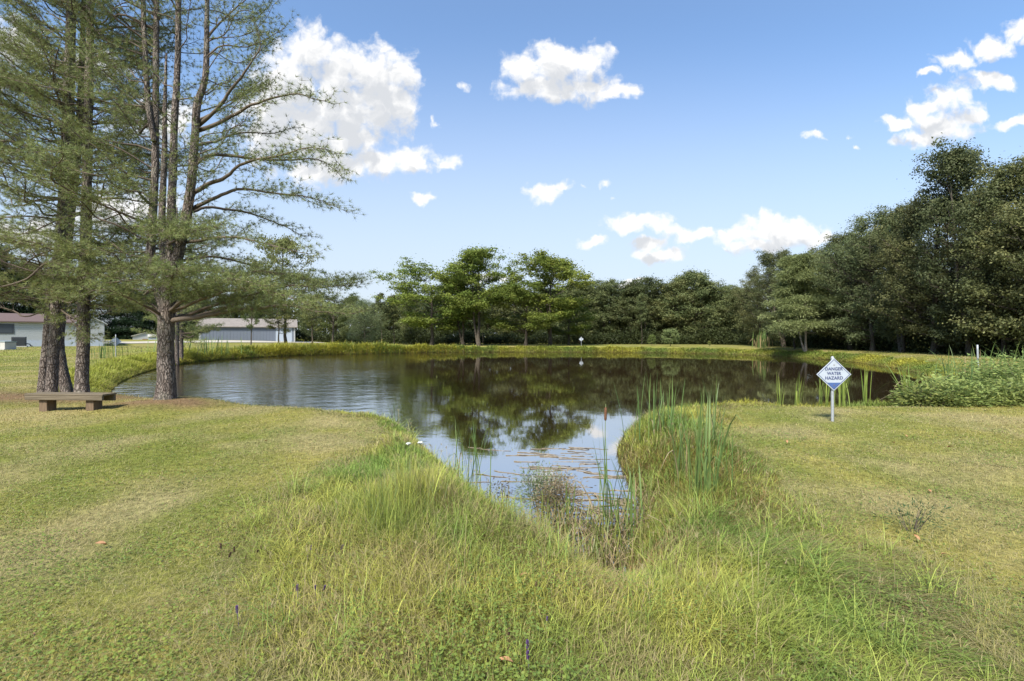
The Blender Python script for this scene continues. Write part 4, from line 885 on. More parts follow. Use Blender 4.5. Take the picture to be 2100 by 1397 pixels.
# ------------------------------------------------------------------ bench
bn = empty('bench', (*at(145, 830, 9.75)[:2], 0), -0.07); bz = gz(bn.location.x, bn.location.y); bn.location.z = bz
L_ = 1.66
A = Acc(); box(A, (0, 0.09, 0.331), (L_, 0.15, 0.036)); box(A, (0, -0.075, 0.331), (L_, 0.165, 0.036)); bevel(obj('seat', A.mesh('seat'), M_wood, bn), 0.008)
A = Acc(); box(A, (0, -0.135, 0.270), (L_ * 0.985, 0.045, 0.084)); bevel(obj('front_board', A.mesh('front_board'), M_wood, bn), 0.007)
A = Acc(); box(A, (0, 0.135, 0.252), (L_ * 0.985, 0.045, 0.12)); bevel(obj('back_board', A.mesh('back_board'), M_wood, bn), 0.007)
for sx in (-0.49, 0.5):
    A = Acc(); box(A, (sx, 0.0, 0.125), (0.17, 0.20, 0.37)); bevel(obj('leg', A.mesh('leg'), M_woodleg, bn), 0.01)
tag(bn, 'low weathered wooden bench without a back in front of the pines', 'bench')

# ------------------------------------------------------------------ warning signs
def diamond(acc, w, h, y0, y1, z):
    V = [(-w, y0, z), (0, y0, z - h), (w, y0, z), (0, y0, z + h), (-w, y1, z), (0, y1, z - h), (w, y1, z), (0, y1, z + h)]
    acc.add(V, [[0, 1, 2, 3], [7, 6, 5, 4], [0, 4, 5, 1], [1, 5, 6, 2], [2, 6, 7, 3], [3, 7, 4, 0]])
def diamond_ring(acc, wo_, ho, wi, hi, y, z):
    O = [(-wo_, 0), (0, -ho), (wo_, 0), (0, ho)]; I = [(-wi, 0), (0, -hi), (wi, 0), (0, hi)]
    V = [(a, y, z + b) for a, b in O] + [(a, y, z + b) for a, b in I]
    acc.add(V, [[k, (k + 1) % 4, 4 + (k + 1) % 4, 4 + k] for k in range(4)])
def text_mesh(txt, size, stretch=1.0):
    cu = bpy.data.curves.new('lettering', 'FONT'); cu.body = txt; cu.size = size; cu.align_x = 'CENTER'; cu.align_y = 'CENTER'; cu.extrude = 0.0008; cu.offset = size * 0.03; cu.space_character = 1.04
    ob = bpy.data.objects.new('lettering', cu); C.objects.link(ob); bpy.context.view_layer.update()
    me = bpy.data.meshes.new_from_object(ob.evaluated_get(bpy.context.evaluated_depsgraph_get())); bpy.data.objects.remove(ob)
    return me
def warning_sign(name, loc, rz, label, post_h, zc, lettering=True, tilt=0.0):
    o = empty(name, loc, rz); o.rotation_euler = (0, tilt, rz)
    A = Acc(); tube(A, np.array([(0, 0.035, z) for z in np.linspace(-0.15, post_h, 12)]), 0.024, 14); tube(A, np.array([(0, 0.035, post_h - 0.01), (0, 0.035, post_h + 0.012), (0, 0.035, post_h + 0.03), (0, 0.035, post_h + 0.036)]), [0.028, 0.027, 0.018, 0.004], 14)
    obj('post', A.mesh('post', True), M_grey, o)
    w, h = 0.318, 0.290
    A = Acc(); diamond(A, w, h, -0.004, 0.004, zc); pl = obj('panel', A.mesh('panel'), M_signw, o); bevel(pl, 0.002)
    if lettering:
        A = Acc(); diamond_ring(A, w * 0.93, h * 0.93, w * 0.885, h * 0.885, -0.0062, zc); obj('border', A.mesh('border'), M_signt, pl)
        A = Acc(); zt = -0.145; k = 0.885; y = -0.0066; hw = w * k * (1 - abs(zt) / (h * k))
        hw2 = hw; A.add([(-hw2, y, zc + zt), (0, y, zc - h * k), (hw2, y, zc + zt)], None, [[0, 1, 2]]); obj('water_emblem', A.mesh('water_emblem'), M_signb, pl)
        for txt, zz in (('DANGER', 0.098), ('WATER', 0.018), ('HAZARD', -0.062)):
            me_ = text_mesh(txt, 0.083); co = np.empty(len(me_.vertices) * 3, np.float32); me_.vertices.foreach_get('co', co); co = co.reshape(-1, 3)
            wid_ = {'DANGER': 0.325, 'WATER': 0.262, 'HAZARD': 0.325}[txt]; c0, c1 = co[:, 0].min(), co[:, 0].max(); h0, h1 = co[:, 1].min(), co[:, 1].max()
            xx = ((co[:, 0] - (c0 + c1) / 2) / (c1 - c0)) * wid_; zz_ = ((co[:, 1] - (h0 + h1) / 2) / (h1 - h0)) * 0.058
            me_.vertices.foreach_set('co', np.stack([xx, -0.0072 + 0 * xx - co[:, 2] * 0.3, zc + zz + zz_], -1).astype(np.float32).ravel()); me_.update(); me_.materials.clear()
            obj('lettering', me_, M_signt, pl)
        for zz in (0.165, -0.19):
            A = Acc(); tube(A, np.array([(0, -0.004, zc + zz), (0, -0.010, zc + zz), (0, -0.012, zc + zz)]), [0.009, 0.009, 0.005], 10)
            obj('bolt', A.mesh('bolt'), M_rust, pl)
    tag(o, label, 'sign'); return o
dS = 8.6; xS = (1710 - CX) / F_PX * dS; zS = gz(xS, dS)
zc_ = EYE - (768 - CY) / F_PX * dS - zS
warning_sign('warning_sign', (xS, dS, zS), 0.05, 'white diamond sign reading DANGER WATER HAZARD on a grey post by the reeds', EYE - (735 - CY) / F_PX * dS - zS, zc_)
dd_ = 66; xx_ = (1192 - CX) / F_PX * dd_; zz_g = gz(xx_, dd_)
warning_sign('warning_sign', (xx_, dd_, zz_g), math.pi, 'small white diamond sign seen from behind on the far bank', 1.2, 0.9, False)
dd_ = 31; xx_ = (237 - CX) / F_PX * dd_; zz_g = gz(xx_, dd_)
warning_sign('warning_sign', (xx_, dd_, zz_g), -R(127), 'narrow looking sign seen edge on by the left shore', 1.42, 1.0, False)
# bare steel post on the right bank
dd_ = 21.5; xx_ = (2006 - CX) / F_PX * dd_; zz_g = gz(xx_, dd_)
A = Acc(); tube(A, np.array([(-0.03 * z, 0, z) for z in np.linspace(-0.2, 1.12, 8)]), 0.035, 12); tube(A, np.array([(-0.034, 0, 1.12), (-0.034, 0, 1.15)]), [0.04, 0.03], 12)
o = obj('steel_post', A.mesh('steel_post', True), M_grey); o.location = (xx_, dd_, zz_g); tag(o, 'bare grey steel post leaning slightly among tall grass on the right bank', 'post')

# ------------------------------------------------------------------ cattails and reeds
def ribbon(acc, base, az, h, w, lean, fold, col, r, seg=9):
    t = np.linspace(0, 1, seg); d = np.array([math.sin(az), math.cos(az), 0])
    out_ = lean * h * t ** 1.6; up_ = h * (t - 0.30 * lean * t ** 2)
    if fold > 0:
        k = np.clip((t - fold) / (1 - fold), 0, 1); out_ = out_ + h * 0.55 * k * (1 - fold); up_ = up_ - h * 1.5 * k ** 1.5 * (1 - fold)
    P = base + d * out_[:, None] + np.array([0, 0, 1.0]) * up_[:, None]
    a2 = az + 1.2 + r.random(); sdv = np.array([math.sin(a2), math.cos(a2), 0]); ww = (w * 0.5 * np.minimum(1, (1 - t) * 3.5 + 0.02))[:, None]
    V = np.stack([P - sdv * ww, P + sdv * ww], 1).reshape(-1, 3); i = np.arange(seg - 1)[:, None] * 2
    acc.add(V, i + np.array([[0, 1, 3, 2]]), None, col)
def cattail(x, y, n, h, spread, label, seed, lean=0.15, folded=0.15, w=0.014, dead=0.15, heads=(), group='cattail clumps by the pond', name='cattail_clump', z=None, cols=((0.085, 0.145, 0.045), (0.15, 0.21, 0.06)), lz=None):
    r = np.random.default_rng(seed); zg = gz(x, y) if z is None else z; zg = max(zg, WATER - 0.15); o = empty(name, (x, y, zg)); A = Acc()
    for i in range(n):
        b = np.array([r.normal() * spread, r.normal() * spread, -0.03]); dd = r.random() < dead
        c = lerp(cols[0], cols[1], r.random()) if not dd else lerp((0.26, 0.19, 0.10), (0.36, 0.29, 0.17), r.random())
        az = r.random() * 6.283 if lz is None else lz + r.normal() * 0.7
        ribbon(A, b, az, h * (0.72 + 0.5 * r.random()) * (0.8 if dd else 1), w * (0.7 + 0.6 * r.random()), lean * (0.3 + 1.4 * r.random()) * (2 if dd else 1), (0.45 + 0.4 * r.random()) if (r.random() < folded or (dd and r.random() < 0.5)) else 0, c, r)
    obj('leaves', A.mesh('cattail_leaves'), M_reed, o)
    for (hx, hh) in heads:
        A = Acc(); tube(A, np.array([(hx * t_, 0, hh * t_) for t_ in np.linspace(0, 1, 8)]), np.linspace(0.006, 0.0025, 8), 7); s_ = obj('stalk', A.mesh('stalk', True), M_grassy, o)
        A = Acc(); zz = np.array([0, 0.006, 0.02, 0.10, 0.125, 0.132]) + hh * 0.88; tube(A, np.c_[hx * zz / hh, 0 * zz, zz], [0.004, 0.011, 0.0135, 0.0135, 0.010, 0.003], 12); obj('seed_head', A.mesh('seed_head', True), M_brown, s_)
    tag(o, label, 'reeds', group); return o
M_grassy = plain('cattail_stalk', (0.13, 0.17, 0.06), 0.6, noise=0.15)
def gx(px, d): return (px - CX) / F_PX * d
YG = ((0.13, 0.19, 0.04), (0.23, 0.28, 0.06))
cattail(gx(1600, 12.3), 12.3, 9, 1.12, 0.05, 'leftmost upright reed clump in the water left of the danger sign', 1, 0.08, 0.0, 0.022, 0.05, cols=YG)
cattail(gx(1637, 12.1), 12.1, 8, 1.05, 0.05, 'reed clump with one leaf bent over, second from left near the danger sign', 2, 0.08, 0.2, 0.022, 0.1, cols=YG)
cattail(gx(1692, 11.6), 11.6, 16, 0.98, 0.09, 'reed clump just left of the danger sign post', 3, 0.14, 0.05, 0.02, 0.12, cols=YG)
cattail(gx(1732, 11.6), 11.6, 18, 1.02, 0.09, 'leafy reed clump just right of the danger sign post', 4, 0.16, 0.05, 0.02, 0.1, cols=YG)
cattail(gx(1776, 12.0), 12.0, 9, 0.95, 0.05, 'upright reed clump standing apart right of the danger sign', 5, 0.08, 0.0, 0.022, 0.05, cols=YG)
cattail(gx(1858, 11.6), 11.6, 13, 1.05, 0.05, 'bright green reed clump with leaves drooping over the water at the bramble', 6, 0.25, 0.4, 0.024, 0.2, cols=YG, lz=-1.3)
cattail(gx(1900, 13.0), 13.0, 22, 1.05, 0.25, 'tangled reed clump behind the bramble bush', 7, 0.3, 0.3, 0.02, 0.25, cols=YG)
cattail(gx(1955, 13.5), 13.5, 26, 1.25, 0.25, 'dense bluish reed clump in the middle of the bramble bush', 8, 0.2, 0.2, 0.02, 0.15)
cattail(gx(2045, 19.5), 19.5, 40, 1.25, 0.55, 'tall arching grass right of the bare steel post', 9, 0.4, 0.1, 0.02, 0.2, name='reed_clump')
cattail(gx(1990, 20.5), 20.5, 14, 0.8, 0.4, 'short grassy reeds left of the bare steel post', 10, 0.3, 0.1, 0.02, 0.3, name='reed_clump')
cattail(gx(1352, 7.6), 7.6, 38, 0.92, 0.20, 'green cattail clump on the tip of the right inlet bank', 11, 0.16, 0.05, 0.014, 0.08)
cattail(gx(1436, 4.7), 4.7, 24, 0.98, 0.11, 'tall dark green cattail clump on the right inlet bank', 12, 0.17, 0.06, 0.015, 0.06)
cattail(gx(1482, 4.9), 4.9, 4, 0.55, 0.03, 'short narrow cattail right of the tall clump on the inlet bank', 13, 0.08, 0.0, 0.014, 0.0)
cattail(gx(1236, 4.75), 4.75, 17, 1.15, 0.045, 'cattail with a brown seed head in the mouth of the inlet', 14, 0.14, 0.25, 0.012, 0.4, heads=((0.03, 1.34),), z=WATER)
cattail(gx(1290, 4.8), 4.8, 26, 0.8, 0.10, 'bushy green cattail low beside the brown headed one', 15, 0.28, 0.15, 0.014, 0.2, z=WATER)
cattail(gx(1168, 5.0), 5.0, 6, 0.48, 0.02, 'small stiff dark green cattail left of the brown headed one', 16, 0.07, 0.0, 0.02, 0.0, z=WATER)
for k, (px, d, n, h, dd, lb) in enumerate([(1195, 4.75, 150, 0.50, 0.75, 'brown dead sedge tuft at the foot of the brown headed cattail'), (1255, 4.55, 140, 0.46, 0.6, 'brown and green sedge tuft at the very end of the inlet'), (1322, 5.0, 130, 0.46, 0.7, 'rusty sedge tuft under the overhanging right inlet bank'),
    (1125, 4.95, 130, 0.48, 0.6, 'reddish sedge tuft at the left corner of the inlet end'), (1338, 5.6, 90, 0.42, 0.65, 'dead sedge hanging over the water along the right inlet bank'), (1228, 4.25, 130, 0.38, 0.5, 'matted sedge in the gully before the inlet')]):
    cattail(gx(px, d), d, n, h, 0.12, lb, 40 + k, 0.32, 0.25, 0.008, dd, z=max(WATER, gz(gx(px, d), d) - 0.02), group='sedge tufts at the end of the inlet', name='sedge_tuft', cols=((0.13, 0.17, 0.045), (0.22, 0.24, 0.06)))
cattail(gx(1400, 5.6), 5.6, 18, 0.84, 0.11, 'slender cattail clump between the two larger ones on the right bank', 31, 0.16, 0.05, 0.013, 0.05)
cattail(gx(1458, 6.2), 6.2, 18, 0.90, 0.11, 'slender cattail clump behind the tall dark one on the right bank', 32, 0.18, 0.05, 0.013, 0.05)
cattail(gx(960, 6.9), 6.9, 22, 1.0, 0.12, 'cattail clump on the left inlet bank above the water', 17, 0.18, 0.12, 0.013, 0.12)
cattail(gx(1008, 6.0), 6.0, 3, 0.35, 0.02, 'few short blades standing at the left inlet edge', 18, 0.15, 0.0, 0.014, 0.0)
cattail(gx(545 + 255, 12.2), 12.2, 7, 0.65, 0.1, 'thin grey reeds on the left verge against bright water', 19, 0.25, 0.2, 0.01, 0.3, name='reed_clump')
cattail(gx(1470, 11.6), 11.6, 5, 0.75, 0.12, 'sparse thin reeds at the corner of the right lawn', 20, 0.2, 0.1, 0.01, 0.2, name='reed_clump')
cattail(gx(1562, 55), 55, 70, 2.0, 0.5, 'brown and green reed clump on the far right shore', 21, 0.1, 0.05, 0.07, 0.4, name='reed_clump')
cattail(gx(215, 30), 30, 40, 0.95, 0.5, 'reeds standing beside the edge on sign at the left shore', 22, 0.15, 0.05, 0.03, 0.15, name='reed_clump')
cattail(gx(395, 40), 40, 60, 1.5, 1.2, 'tall reeds on the shore right of the slim pines', 23, 0.15, 0.05, 0.05, 0.15, name='reed_clump')

# dead stalks floating in the inlet
r = np.random.default_rng(77); nst = 0
proto = []
for k in range(6):
    A = Acc(); L = 1.0; P = np.linspace((-0.5, 0, 0), (0.5, 0, 0), 7); P[1:-1, 1] += r.normal(size=5) * 0.012; P[1:-1, 2] += r.normal(size=5) * 0.004
    tube(A, P, np.linspace(0.0075, 0.004, 7), 6, 0.15, k); proto.append(A.mesh('dead_stalk', True))
spots = [(r.uniform(1075, 1215), r.uniform(917, 962), 0.12) for _ in range(26)] + [(r.uniform(1120, 1290), r.uniform(962, 985), 0.15) for _ in range(14)] + [(r.uniform(1060, 1290), r.uniform(985, 1030), 0.25) for _ in range(18)] + [(r.uniform(1165, 1310), r.uniform(1025, 1100), 0.7) for _ in range(40)] + [(r.uniform(960, 1080), r.uniform(915, 1000), 0.3) for _ in range(5)]
for i, (px, py, sp) in enumerate(spots):
    d = (EYE - WATER) / (py - CY) * F_PX; x = gx(px, d)
    if sdist([x], [d])[0] > -0.05: continue
    me = proto[i % 6]
    if len(me.materials) == 0: me.materials.append(M_dead)
    o = bpy.data.objects.new('dead_reed_stalk', me); C.objects.link(o); ln_ = r.uniform(0.25, 0.85); o.scale = (ln_, r.uniform(0.7, 1.3), r.uniform(0.7, 1.2))
    o.location = (x, d, WATER + 0.004 + 0.012 * (sp > 0.5) * r.random()); o.rotation_euler = (0, r.normal() * 0.012, r.normal() * sp - 0.1)
    tag(o, 'dead brown reed stalk floating on the inlet water', 'reed stalk', 'dead reed stalks floating in the inlet')

# ------------------------------------------------------------------ weeds, bramble, flowers, fallen leaves
def weed(name, x, y, h, w, n, leaf, cols, label, seed, cat='weed', narrow=0.3, stems=10, flat=0.6, z=None):
    r = np.random.default_rng(seed); z = gz(x, y) if z is None else z; o = empty(name, (x, y, z)); A = Acc(); B = Acc()
    az = r.random(stems) * 6.283; rad = w * 0.5 * np.sqrt(r.random(stems)); top = np.stack([rad * np.cos(az), rad * np.sin(az), h * (0.65 + 0.4 * r.random(stems))], -1)
    top[:, 2] *= (0.35 + 1.05 * r.random(stems) ** 1.5) if stems > 20 else 1.0
    bs = np.c_[top[:, :2] * (0.15 if stems < 20 else 0.6), np.full(stems, -0.03)]
    twigs(A, bs, top, 0.006, 0.002); obj('stems', A.mesh('weed_stems'), M_twig, o)
    i = r.integers(0, stems, n); t_ = 0.2 + 0.82 * r.random(n) ** 0.7; P = bs[i] + (top[i] - bs[i]) * t_[:, None]
    g = r.normal(size=(n, 3)) * np.array([1, 1, flat]) * (0.10 + 0.5 * w * 0.18) * (1.2 - 0.6 * t_)[:, None]; P = P + g
    P[:, 2] = np.maximum(P[:, 2], 0.01)
    L = leaf * (0.6 + 0.8 * r.random(n)); c = lerp(cols[0], cols[1], r.random((stems, 1))[i]) * (0.75 + 0.5 * r.random((n, 1)))
    leaves(B, P, nrm(g + r.normal(size=(n, 3)) * 0.03 + np.array([0, 0, 0.02])), nrm(r.normal(size=(n, 3)) * 0.6 + np.array([0, 0, 1.0])), L, L * narrow, c)
    obj('foliage', B.mesh('weed_foliage'), M_leaf, o); tag(o, label, cat); return o
weed('feathery_weed', gx(1108, 5.35), 5.35, 0.50, 0.34, 3600, 0.034, ((0.15, 0.19, 0.08), (0.25, 0.28, 0.13)), 'grey green feathery weed growing at the inlet edge', 1, z=WATER, narrow=0.25)
weed('feathery_weed', gx(1142, 5.2), 5.2, 0.48, 0.38, 3800, 0.034, ((0.24, 0.17, 0.10), (0.38, 0.28, 0.16)), 'rusty brown feathery weed growing at the inlet edge', 2, z=WATER, narrow=0.25)
weed('dark_weed', gx(1028, 5.6), 5.6, 0.42, 0.16, 700, 0.022, ((0.06, 0.045, 0.04), (0.10, 0.08, 0.05)), 'dark seedy weed spike at the left inlet edge', 3, stems=5, narrow=0.5)
weed('leafy_weed', gx(1870, 3.75), 3.75, 0.16, 0.26, 420, 0.035, ((0.06, 0.11, 0.045), (0.10, 0.15, 0.06)), 'dark bluish green weed at the edge of the right lawn', 4, narrow=0.2, stems=7)
BR = ((0.125, 0.18, 0.058), (0.265, 0.30, 0.09))
for k, (px, d, h, w, n, lb) in enumerate([(1915, 11.0, 0.40, 1.1, 2600, 'left end of the bramble thicket leaning over the water'), (1965, 11.3, 0.52, 1.9, 5500, 'low middle bramble mound beside the right lawn'),
    (2050, 11.2, 0.55, 2.2, 6500, 'bramble mound running into the right edge of the picture'), (2030, 13.6, 0.85, 2.0, 5500, 'taller bramble mound behind the others on the right bank'), (2130, 12.6, 0.75, 2.2, 5000, 'bramble mound beyond the right frame edge')]):
    o = weed('bramble_bush', gx(px, d), d, h, w, n, 0.10, BR, lb, 20 + k, 'shrub', narrow=0.36, stems=60, flat=0.3); o['group'] = 'bramble bushes on the right bank'
# white yarrow
r = np.random.default_rng(5)
for k, (px, d, hh, lb) in enumerate([(838, 5.3, 0.34, 'flat white flower head on a stalk, left of its neighbour in the tall grass'), (862, 5.25, 0.36, 'flat white flower head on a stalk, right of its neighbour in the tall grass')]):
    x = gx(px, d); o = empty('white_flower', (x, d, gz(x, d))); A = Acc(); tube(A, np.array([(0, 0, -0.02), (0.005, 0, hh * 0.6), (0.0, 0, hh)]), 0.003, 6); obj('stem', A.mesh('stem'), M_grassy, o)
    A = Acc()
    aa = np.arange(18) / 18 * 6.283; rr2 = 0.6 * np.array([0.002, 0.018, 0.034, 0.045, 0.047, 0.03, 0.004]); hh2 = np.array([0.014, 0.013, 0.011, 0.006, 0.0, -0.006, -0.02])
    qq = 0.8 + 0.4 * r.random((7, 18)); V = np.stack([rr2[:, None] * np.cos(aa) * qq, rr2[:, None] * np.sin(aa) * qq, hh + hh2[:, None] + 0.008 * (r.random((7, 18)) - 0.5)], -1).reshape(-1, 3)
    ii = np.arange(6)[:, None] * 18; jj = np.arange(18)[None, :]; kk = (jj + 1) % 18; A.add(V, np.stack([ii + jj, ii + 18 + jj, ii + 18 + kk, ii + kk], -1).reshape(-1, 4))
    obj('flower_head', A.mesh('flower_head'), M_petal, o); tag(o, lb, 'flower')
def spike(mat, name, label, cat, group, pts, hh):
    A = Acc(); r = np.random.default_rng(3); n = 60; a = r.random(n) * 6.28; zz = r.random(n); P = np.stack([0.007 * np.cos(a), 0.007 * np.sin(a), hh + zz * 0.04], -1)
    twigs(A, np.array([[0, 0, -0.02]]), np.array([[0, 0, hh]]), 0.002, 0.0016)
    twigs(A, P * np.array([0.2, 0.2, 1]), P + np.array([0, 0, 0.006]), 0.004, 0.003); me = A.mesh(name); me.materials.append(mat)
    for (px, py) in pts:
        d = EYE / (py - CY) * F_PX; x = gx(px, d); o = bpy.data.objects.new(name, me); C.objects.link(o); s_ = r.uniform(0.5, 0.85); o.location = (x, d, gz(x, d)); o.scale = (s_,) * 3; o.rotation_euler = (r.normal() * 0.15, r.normal() * 0.15, r.random() * 6)
        tag(o, label, cat, group)
spike(M_purple, 'purple_flower', 'small purple flower spike in the foreground grass', 'flower', 'small purple flower spikes in the grass', [(490, 1290), (610, 1240), (648, 1230), (657, 1235), (638, 1150), (662, 1160), (690, 1148), (780, 1205), (632, 1160), (1082, 1375), (1120, 1300), (1085, 1395)], 0.10)
spike(M_seedb, 'brown_seed_spike', 'small brown seed spike in the foreground grass', 'seed head', 'small brown seed spikes in the grass', [(455, 1145), (480, 1150), (505, 1160), (522, 1150), (535, 1145), (550, 1150), (462, 1160), (700, 1110), (710, 1112), (655, 1118), (500, 1120), (1045, 1340), (1100, 1230), (1010, 1190)], 0.08)
A = Acc(); t_ = np.linspace(0, 1, 7); ww = 0.02 * np.sin(t_ * 3.0 + 0.1); V = np.stack([np.c_[t_ * 0.09, -ww, 0.012 * t_ + 0.012 * (ww / 0.02)], np.c_[t_ * 0.09, 0 * ww, 0.006 * np.sin(t_ * 5)], np.c_[t_ * 0.09, ww, 0.012 * (ww / 0.02)]], 1).reshape(-1, 3)
fl = []
for i in range(6):
    for j in range(2): fl.append([i * 3 + j, i * 3 + j + 1, i * 3 + j + 4, i * 3 + j + 3])
A.add(V, fl); lm = A.mesh('fallen_leaf', True); lm.materials.append(M_fallen)
for (px, py, lb) in [(768, 1290, 'curled orange brown fallen leaf in the foreground weeds'), (1052, 1385, 'pale brown fallen leaf at the bottom centre of the grass'), (1956, 926, 'small yellow brown leaf lying alone on the right lawn'), (1090, 1199, 'fallen leaf in the long grass left of the inlet mouth'), (195, 1125, 'fallen leaf on the mown lawn at the left')]:
    d = EYE / (py - CY) * F_PX; x = gx(px, d); o = bpy.data.objects.new('fallen_leaf', lm); C.objects.link(o); o.location = (x, d, gz(x, d) + 0.05); o.rotation_euler = (0.3, 0.2, px); o.scale = (0.8, 0.9, 0.9); tag(o, lb, 'leaf', 'fallen leaves on the grass')
rl = np.random.default_rng(12)
for k in range(34):
    d = 2.2 * math.exp(rl.random() * math.log(5.0)); x = rl.uniform(-1, 1) * 1.0 * d
    if sdist([x], [d])[0] < 1.2 or -2.1 < x < 2.8: continue
    o = bpy.data.objects.new('fallen_leaf', lm); C.objects.link(o); o.location = (x, d, gz(x, d) + 0.03); o.rotation_euler = (rl.normal() * 0.4, rl.normal() * 0.4, rl.random() * 6.28); k_ = rl.uniform(0.3, 0.65); o.scale = (k_, k_, k_); tag(o, 'small dry leaf lying on the mown lawn', 'leaf', 'small dry leaves scattered on the mown lawn')
# stones at the far shore
rs = np.random.default_rng(8)
for k, (px, d, lb) in enumerate([(1413, 60.0, 'pale flat stone at the far waterline below the round shrub'), (1535, 56.0, 'pale flat stone at the far waterline near the brown reeds'), (1345, 61.3, 'low brown stone at the far waterline left of the round shrub')]):
    A = Acc(); n1, n2 = 9, 12; V = []
    for i in range(n1):
        for j in range(n2):
            th = math.pi * i / (n1 - 1); ph = 2 * math.pi * j / n2; q = 1 + 0.25 * (vn(i * 0.9 + k * 5, j * 0.7, 3) - 0.5); V.append((0.7 * q * math.sin(th) * math.cos(ph), 0.4 * q * math.sin(th) * math.sin(ph), 0.22 * q * math.cos(th)))
    A.add(V, [[i * n2 + j, i * n2 + (j + 1) % n2, (i + 1) * n2 + (j + 1) % n2, (i + 1) * n2 + j] for i in range(n1 - 1) for j in range(n2)])
    o = obj('shore_stone', A.mesh('shore_stone', True), M_stone); o.location = (gx(px, d), d, WATER + 0.06); tag(o, lb, 'stone')

# ------------------------------------------------------------------ buildings
def wall_box(name, x0, x1, y0, y1, z0, z1, mat, parent):
    A = Acc(); box(A, ((x0 + x1) / 2, (y0 + y1) / 2, (z0 + z1) / 2), (x1 - x0, y1 - y0, z1 - z0)); return obj(name, A.mesh(name), mat, parent)
def gable(name, x0, x1, y0, y1, ze, zr, mat, parent, axis='x', th=0.12, oh=0.35):
    """two sloping roof slabs; ridge runs along the given axis"""
    A = Acc()
    if axis == 'x':
        ym = (y0 + y1) / 2; k = (zr - ze) / (ym - y0)
        for (ya, yb) in ((y0 - oh, ym), (y1 + oh, ym)):
            za = ze - oh * k
            V = [(x0 - oh, ya, za), (x1 + oh, ya, za), (x1 + oh, yb, zr), (x0 - oh, yb, zr)]; V = V + [(a, b, c + th) for a, b, c in V]
            A.add(V, [[0, 1, 2, 3], [4, 7, 6, 5], [0, 4, 5, 1], [1, 5, 6, 2], [2, 6, 7, 3], [3, 7, 4, 0]])
    else:
        xm = (x0 + x1) / 2; k = (zr - ze) / (xm - x0)
        for (xa, xb) in ((x0 - oh, xm), (x1 + oh, xm)):
            za = ze - oh * k
            V = [(xa, y0 - oh, za), (xa, y1 + oh, za), (xb, y1 + oh, zr), (xb, y0 - oh, zr)]; V = V + [(a, b, c + th) for a, b, c in V]
            A.add(V, [[0, 1, 2, 3], [4, 7, 6, 5], [0, 4, 5, 1], [1, 5, 6, 2], [2, 6, 7, 3], [3, 7, 4, 0]])
    return obj(name, A.mesh(name), mat, parent)
def gable_tri(name, x0, x1, y, ze, zr, mat, parent, th=0.1):
    A = Acc(); xm = (x0 + x1) / 2; V = [(x0, y, ze), (x1, y, ze), (xm, y, zr), (x0, y + th, ze), (x1, y + th, ze), (xm, y + th, zr)]
    A.add(V, [[0, 3, 4, 1], [1, 4, 5, 2], [2, 5, 3, 0]], [[0, 1, 2], [3, 5, 4]]); return obj(name, A.mesh(name), mat, parent)
# white house
dH = 55.0; hz = 0.42; xg0, xg1 = gx(157, dH), gx(213, dH); xm0 = -16.0
HRZ = R(40); hs = empty('white_house', (-47.8, 53.5, hz), HRZ); X = lambda v: v
wall_box('wall', X(xm0), 0, 0.5, 8.5, 0.66, 2.62, M_white, hs); wall_box('skirting', X(xm0), 0, 0.47, 8.5, -0.4, 0.655, M_skirt, hs)
gable('roof', X(xm0), -0.1, 0.5, 8.5, 2.62, 3.5, M_redroof, hs, 'x')
gw = 2.35
wall_box('wall', 0.004, gw, 0, 8.2, 0.66, 2.55, M_white, hs); wall_box('skirting', 0.004, gw, -0.03, 8.2, -0.4, 0.655, M_skirt, hs)
gable_tri('gable_wall', 0.004, gw, 0.002, 2.552, 3.28, M_white, hs)
gable('roof', 0.004, gw, 0, 8.2, 2.56, 3.3, M_white, hs, 'y', 0.1, 0.3)
wall_box('corner_trim', gw - 0.12, gw + 0.012, -0.045, 0.05, -0.1, 2.5, M_grey, hs); wall_box('downspout', -0.14, -0.04, 0.40, 0.465, -0.1, 2.55, M_white, hs)
wx = -5.6; fr = wall_box('window', wx - 0.9, wx + 0.75, 0.45, 0.497, 1.35, 2.35, M_dark, hs); wall_box('pane', wx - 0.8, wx + 0.65, 0.43, 0.447, 1.45, 2.25, M_glass, fr)
tag(hs, 'long low white house with a reddish roof behind the pine trunks', 'house')
# air conditioning unit
xa = gx(39, 49.6); za = gz(xa, 49.6); o = empty('air_conditioner', (xa, 49.6, za), HRZ); c_ = wall_box('cabinet', -0.52, 0.52, -0.45, 0.45, 0.12, 1.05, M_dark, o); bevel(c_, 0.03)
wall_box('base_pad', -0.6, 0.6, -0.55, 0.55, -0.1, 0.115, M_conc, o)
A = Acc()
for k in range(9): box(A, (0, -0.463, 0.2 + k * 0.09), (0.94, 0.02, 0.03))
obj('louvres', A.mesh('louvres'), M_dark, o); A = Acc(); tube(A, np.array([(0.52, -0.2, 0.35), (0.8, -0.2, 0.3), (0.85, -0.1, 0.15), (0.9, 0.6, 0.1)]), 0.05, 8); obj('pipe', A.mesh('pipe', True), M_dark, o)
tag(o, 'dark grey air conditioning unit against the white house', 'air conditioner')
# utility cabinet
xa = gx(8, 43); za = gz(xa, 43); o = empty('utility_box', (xa, 43, za)); wall_box('base_pad', -1.1, 0.75, -0.7, 0.7, -0.2, 0.06, M_conc, o); c_ = wall_box('cabinet', -0.9, 0.16, -0.5, 0.5, 0.06, 0.66, M_green, o); bevel(c_, 0.02); c_ = wall_box('side_panel', 0.163, 0.6, -0.5, 0.5, 0.06, 0.64, M_conc, o); bevel(c_, 0.02)
wall_box('lid', -0.93, 0.63, -0.53, 0.53, 0.662, 0.72, M_green, o)
tag(o, 'low green and grey utility box on a pad at the left edge of the lawn', 'utility box')
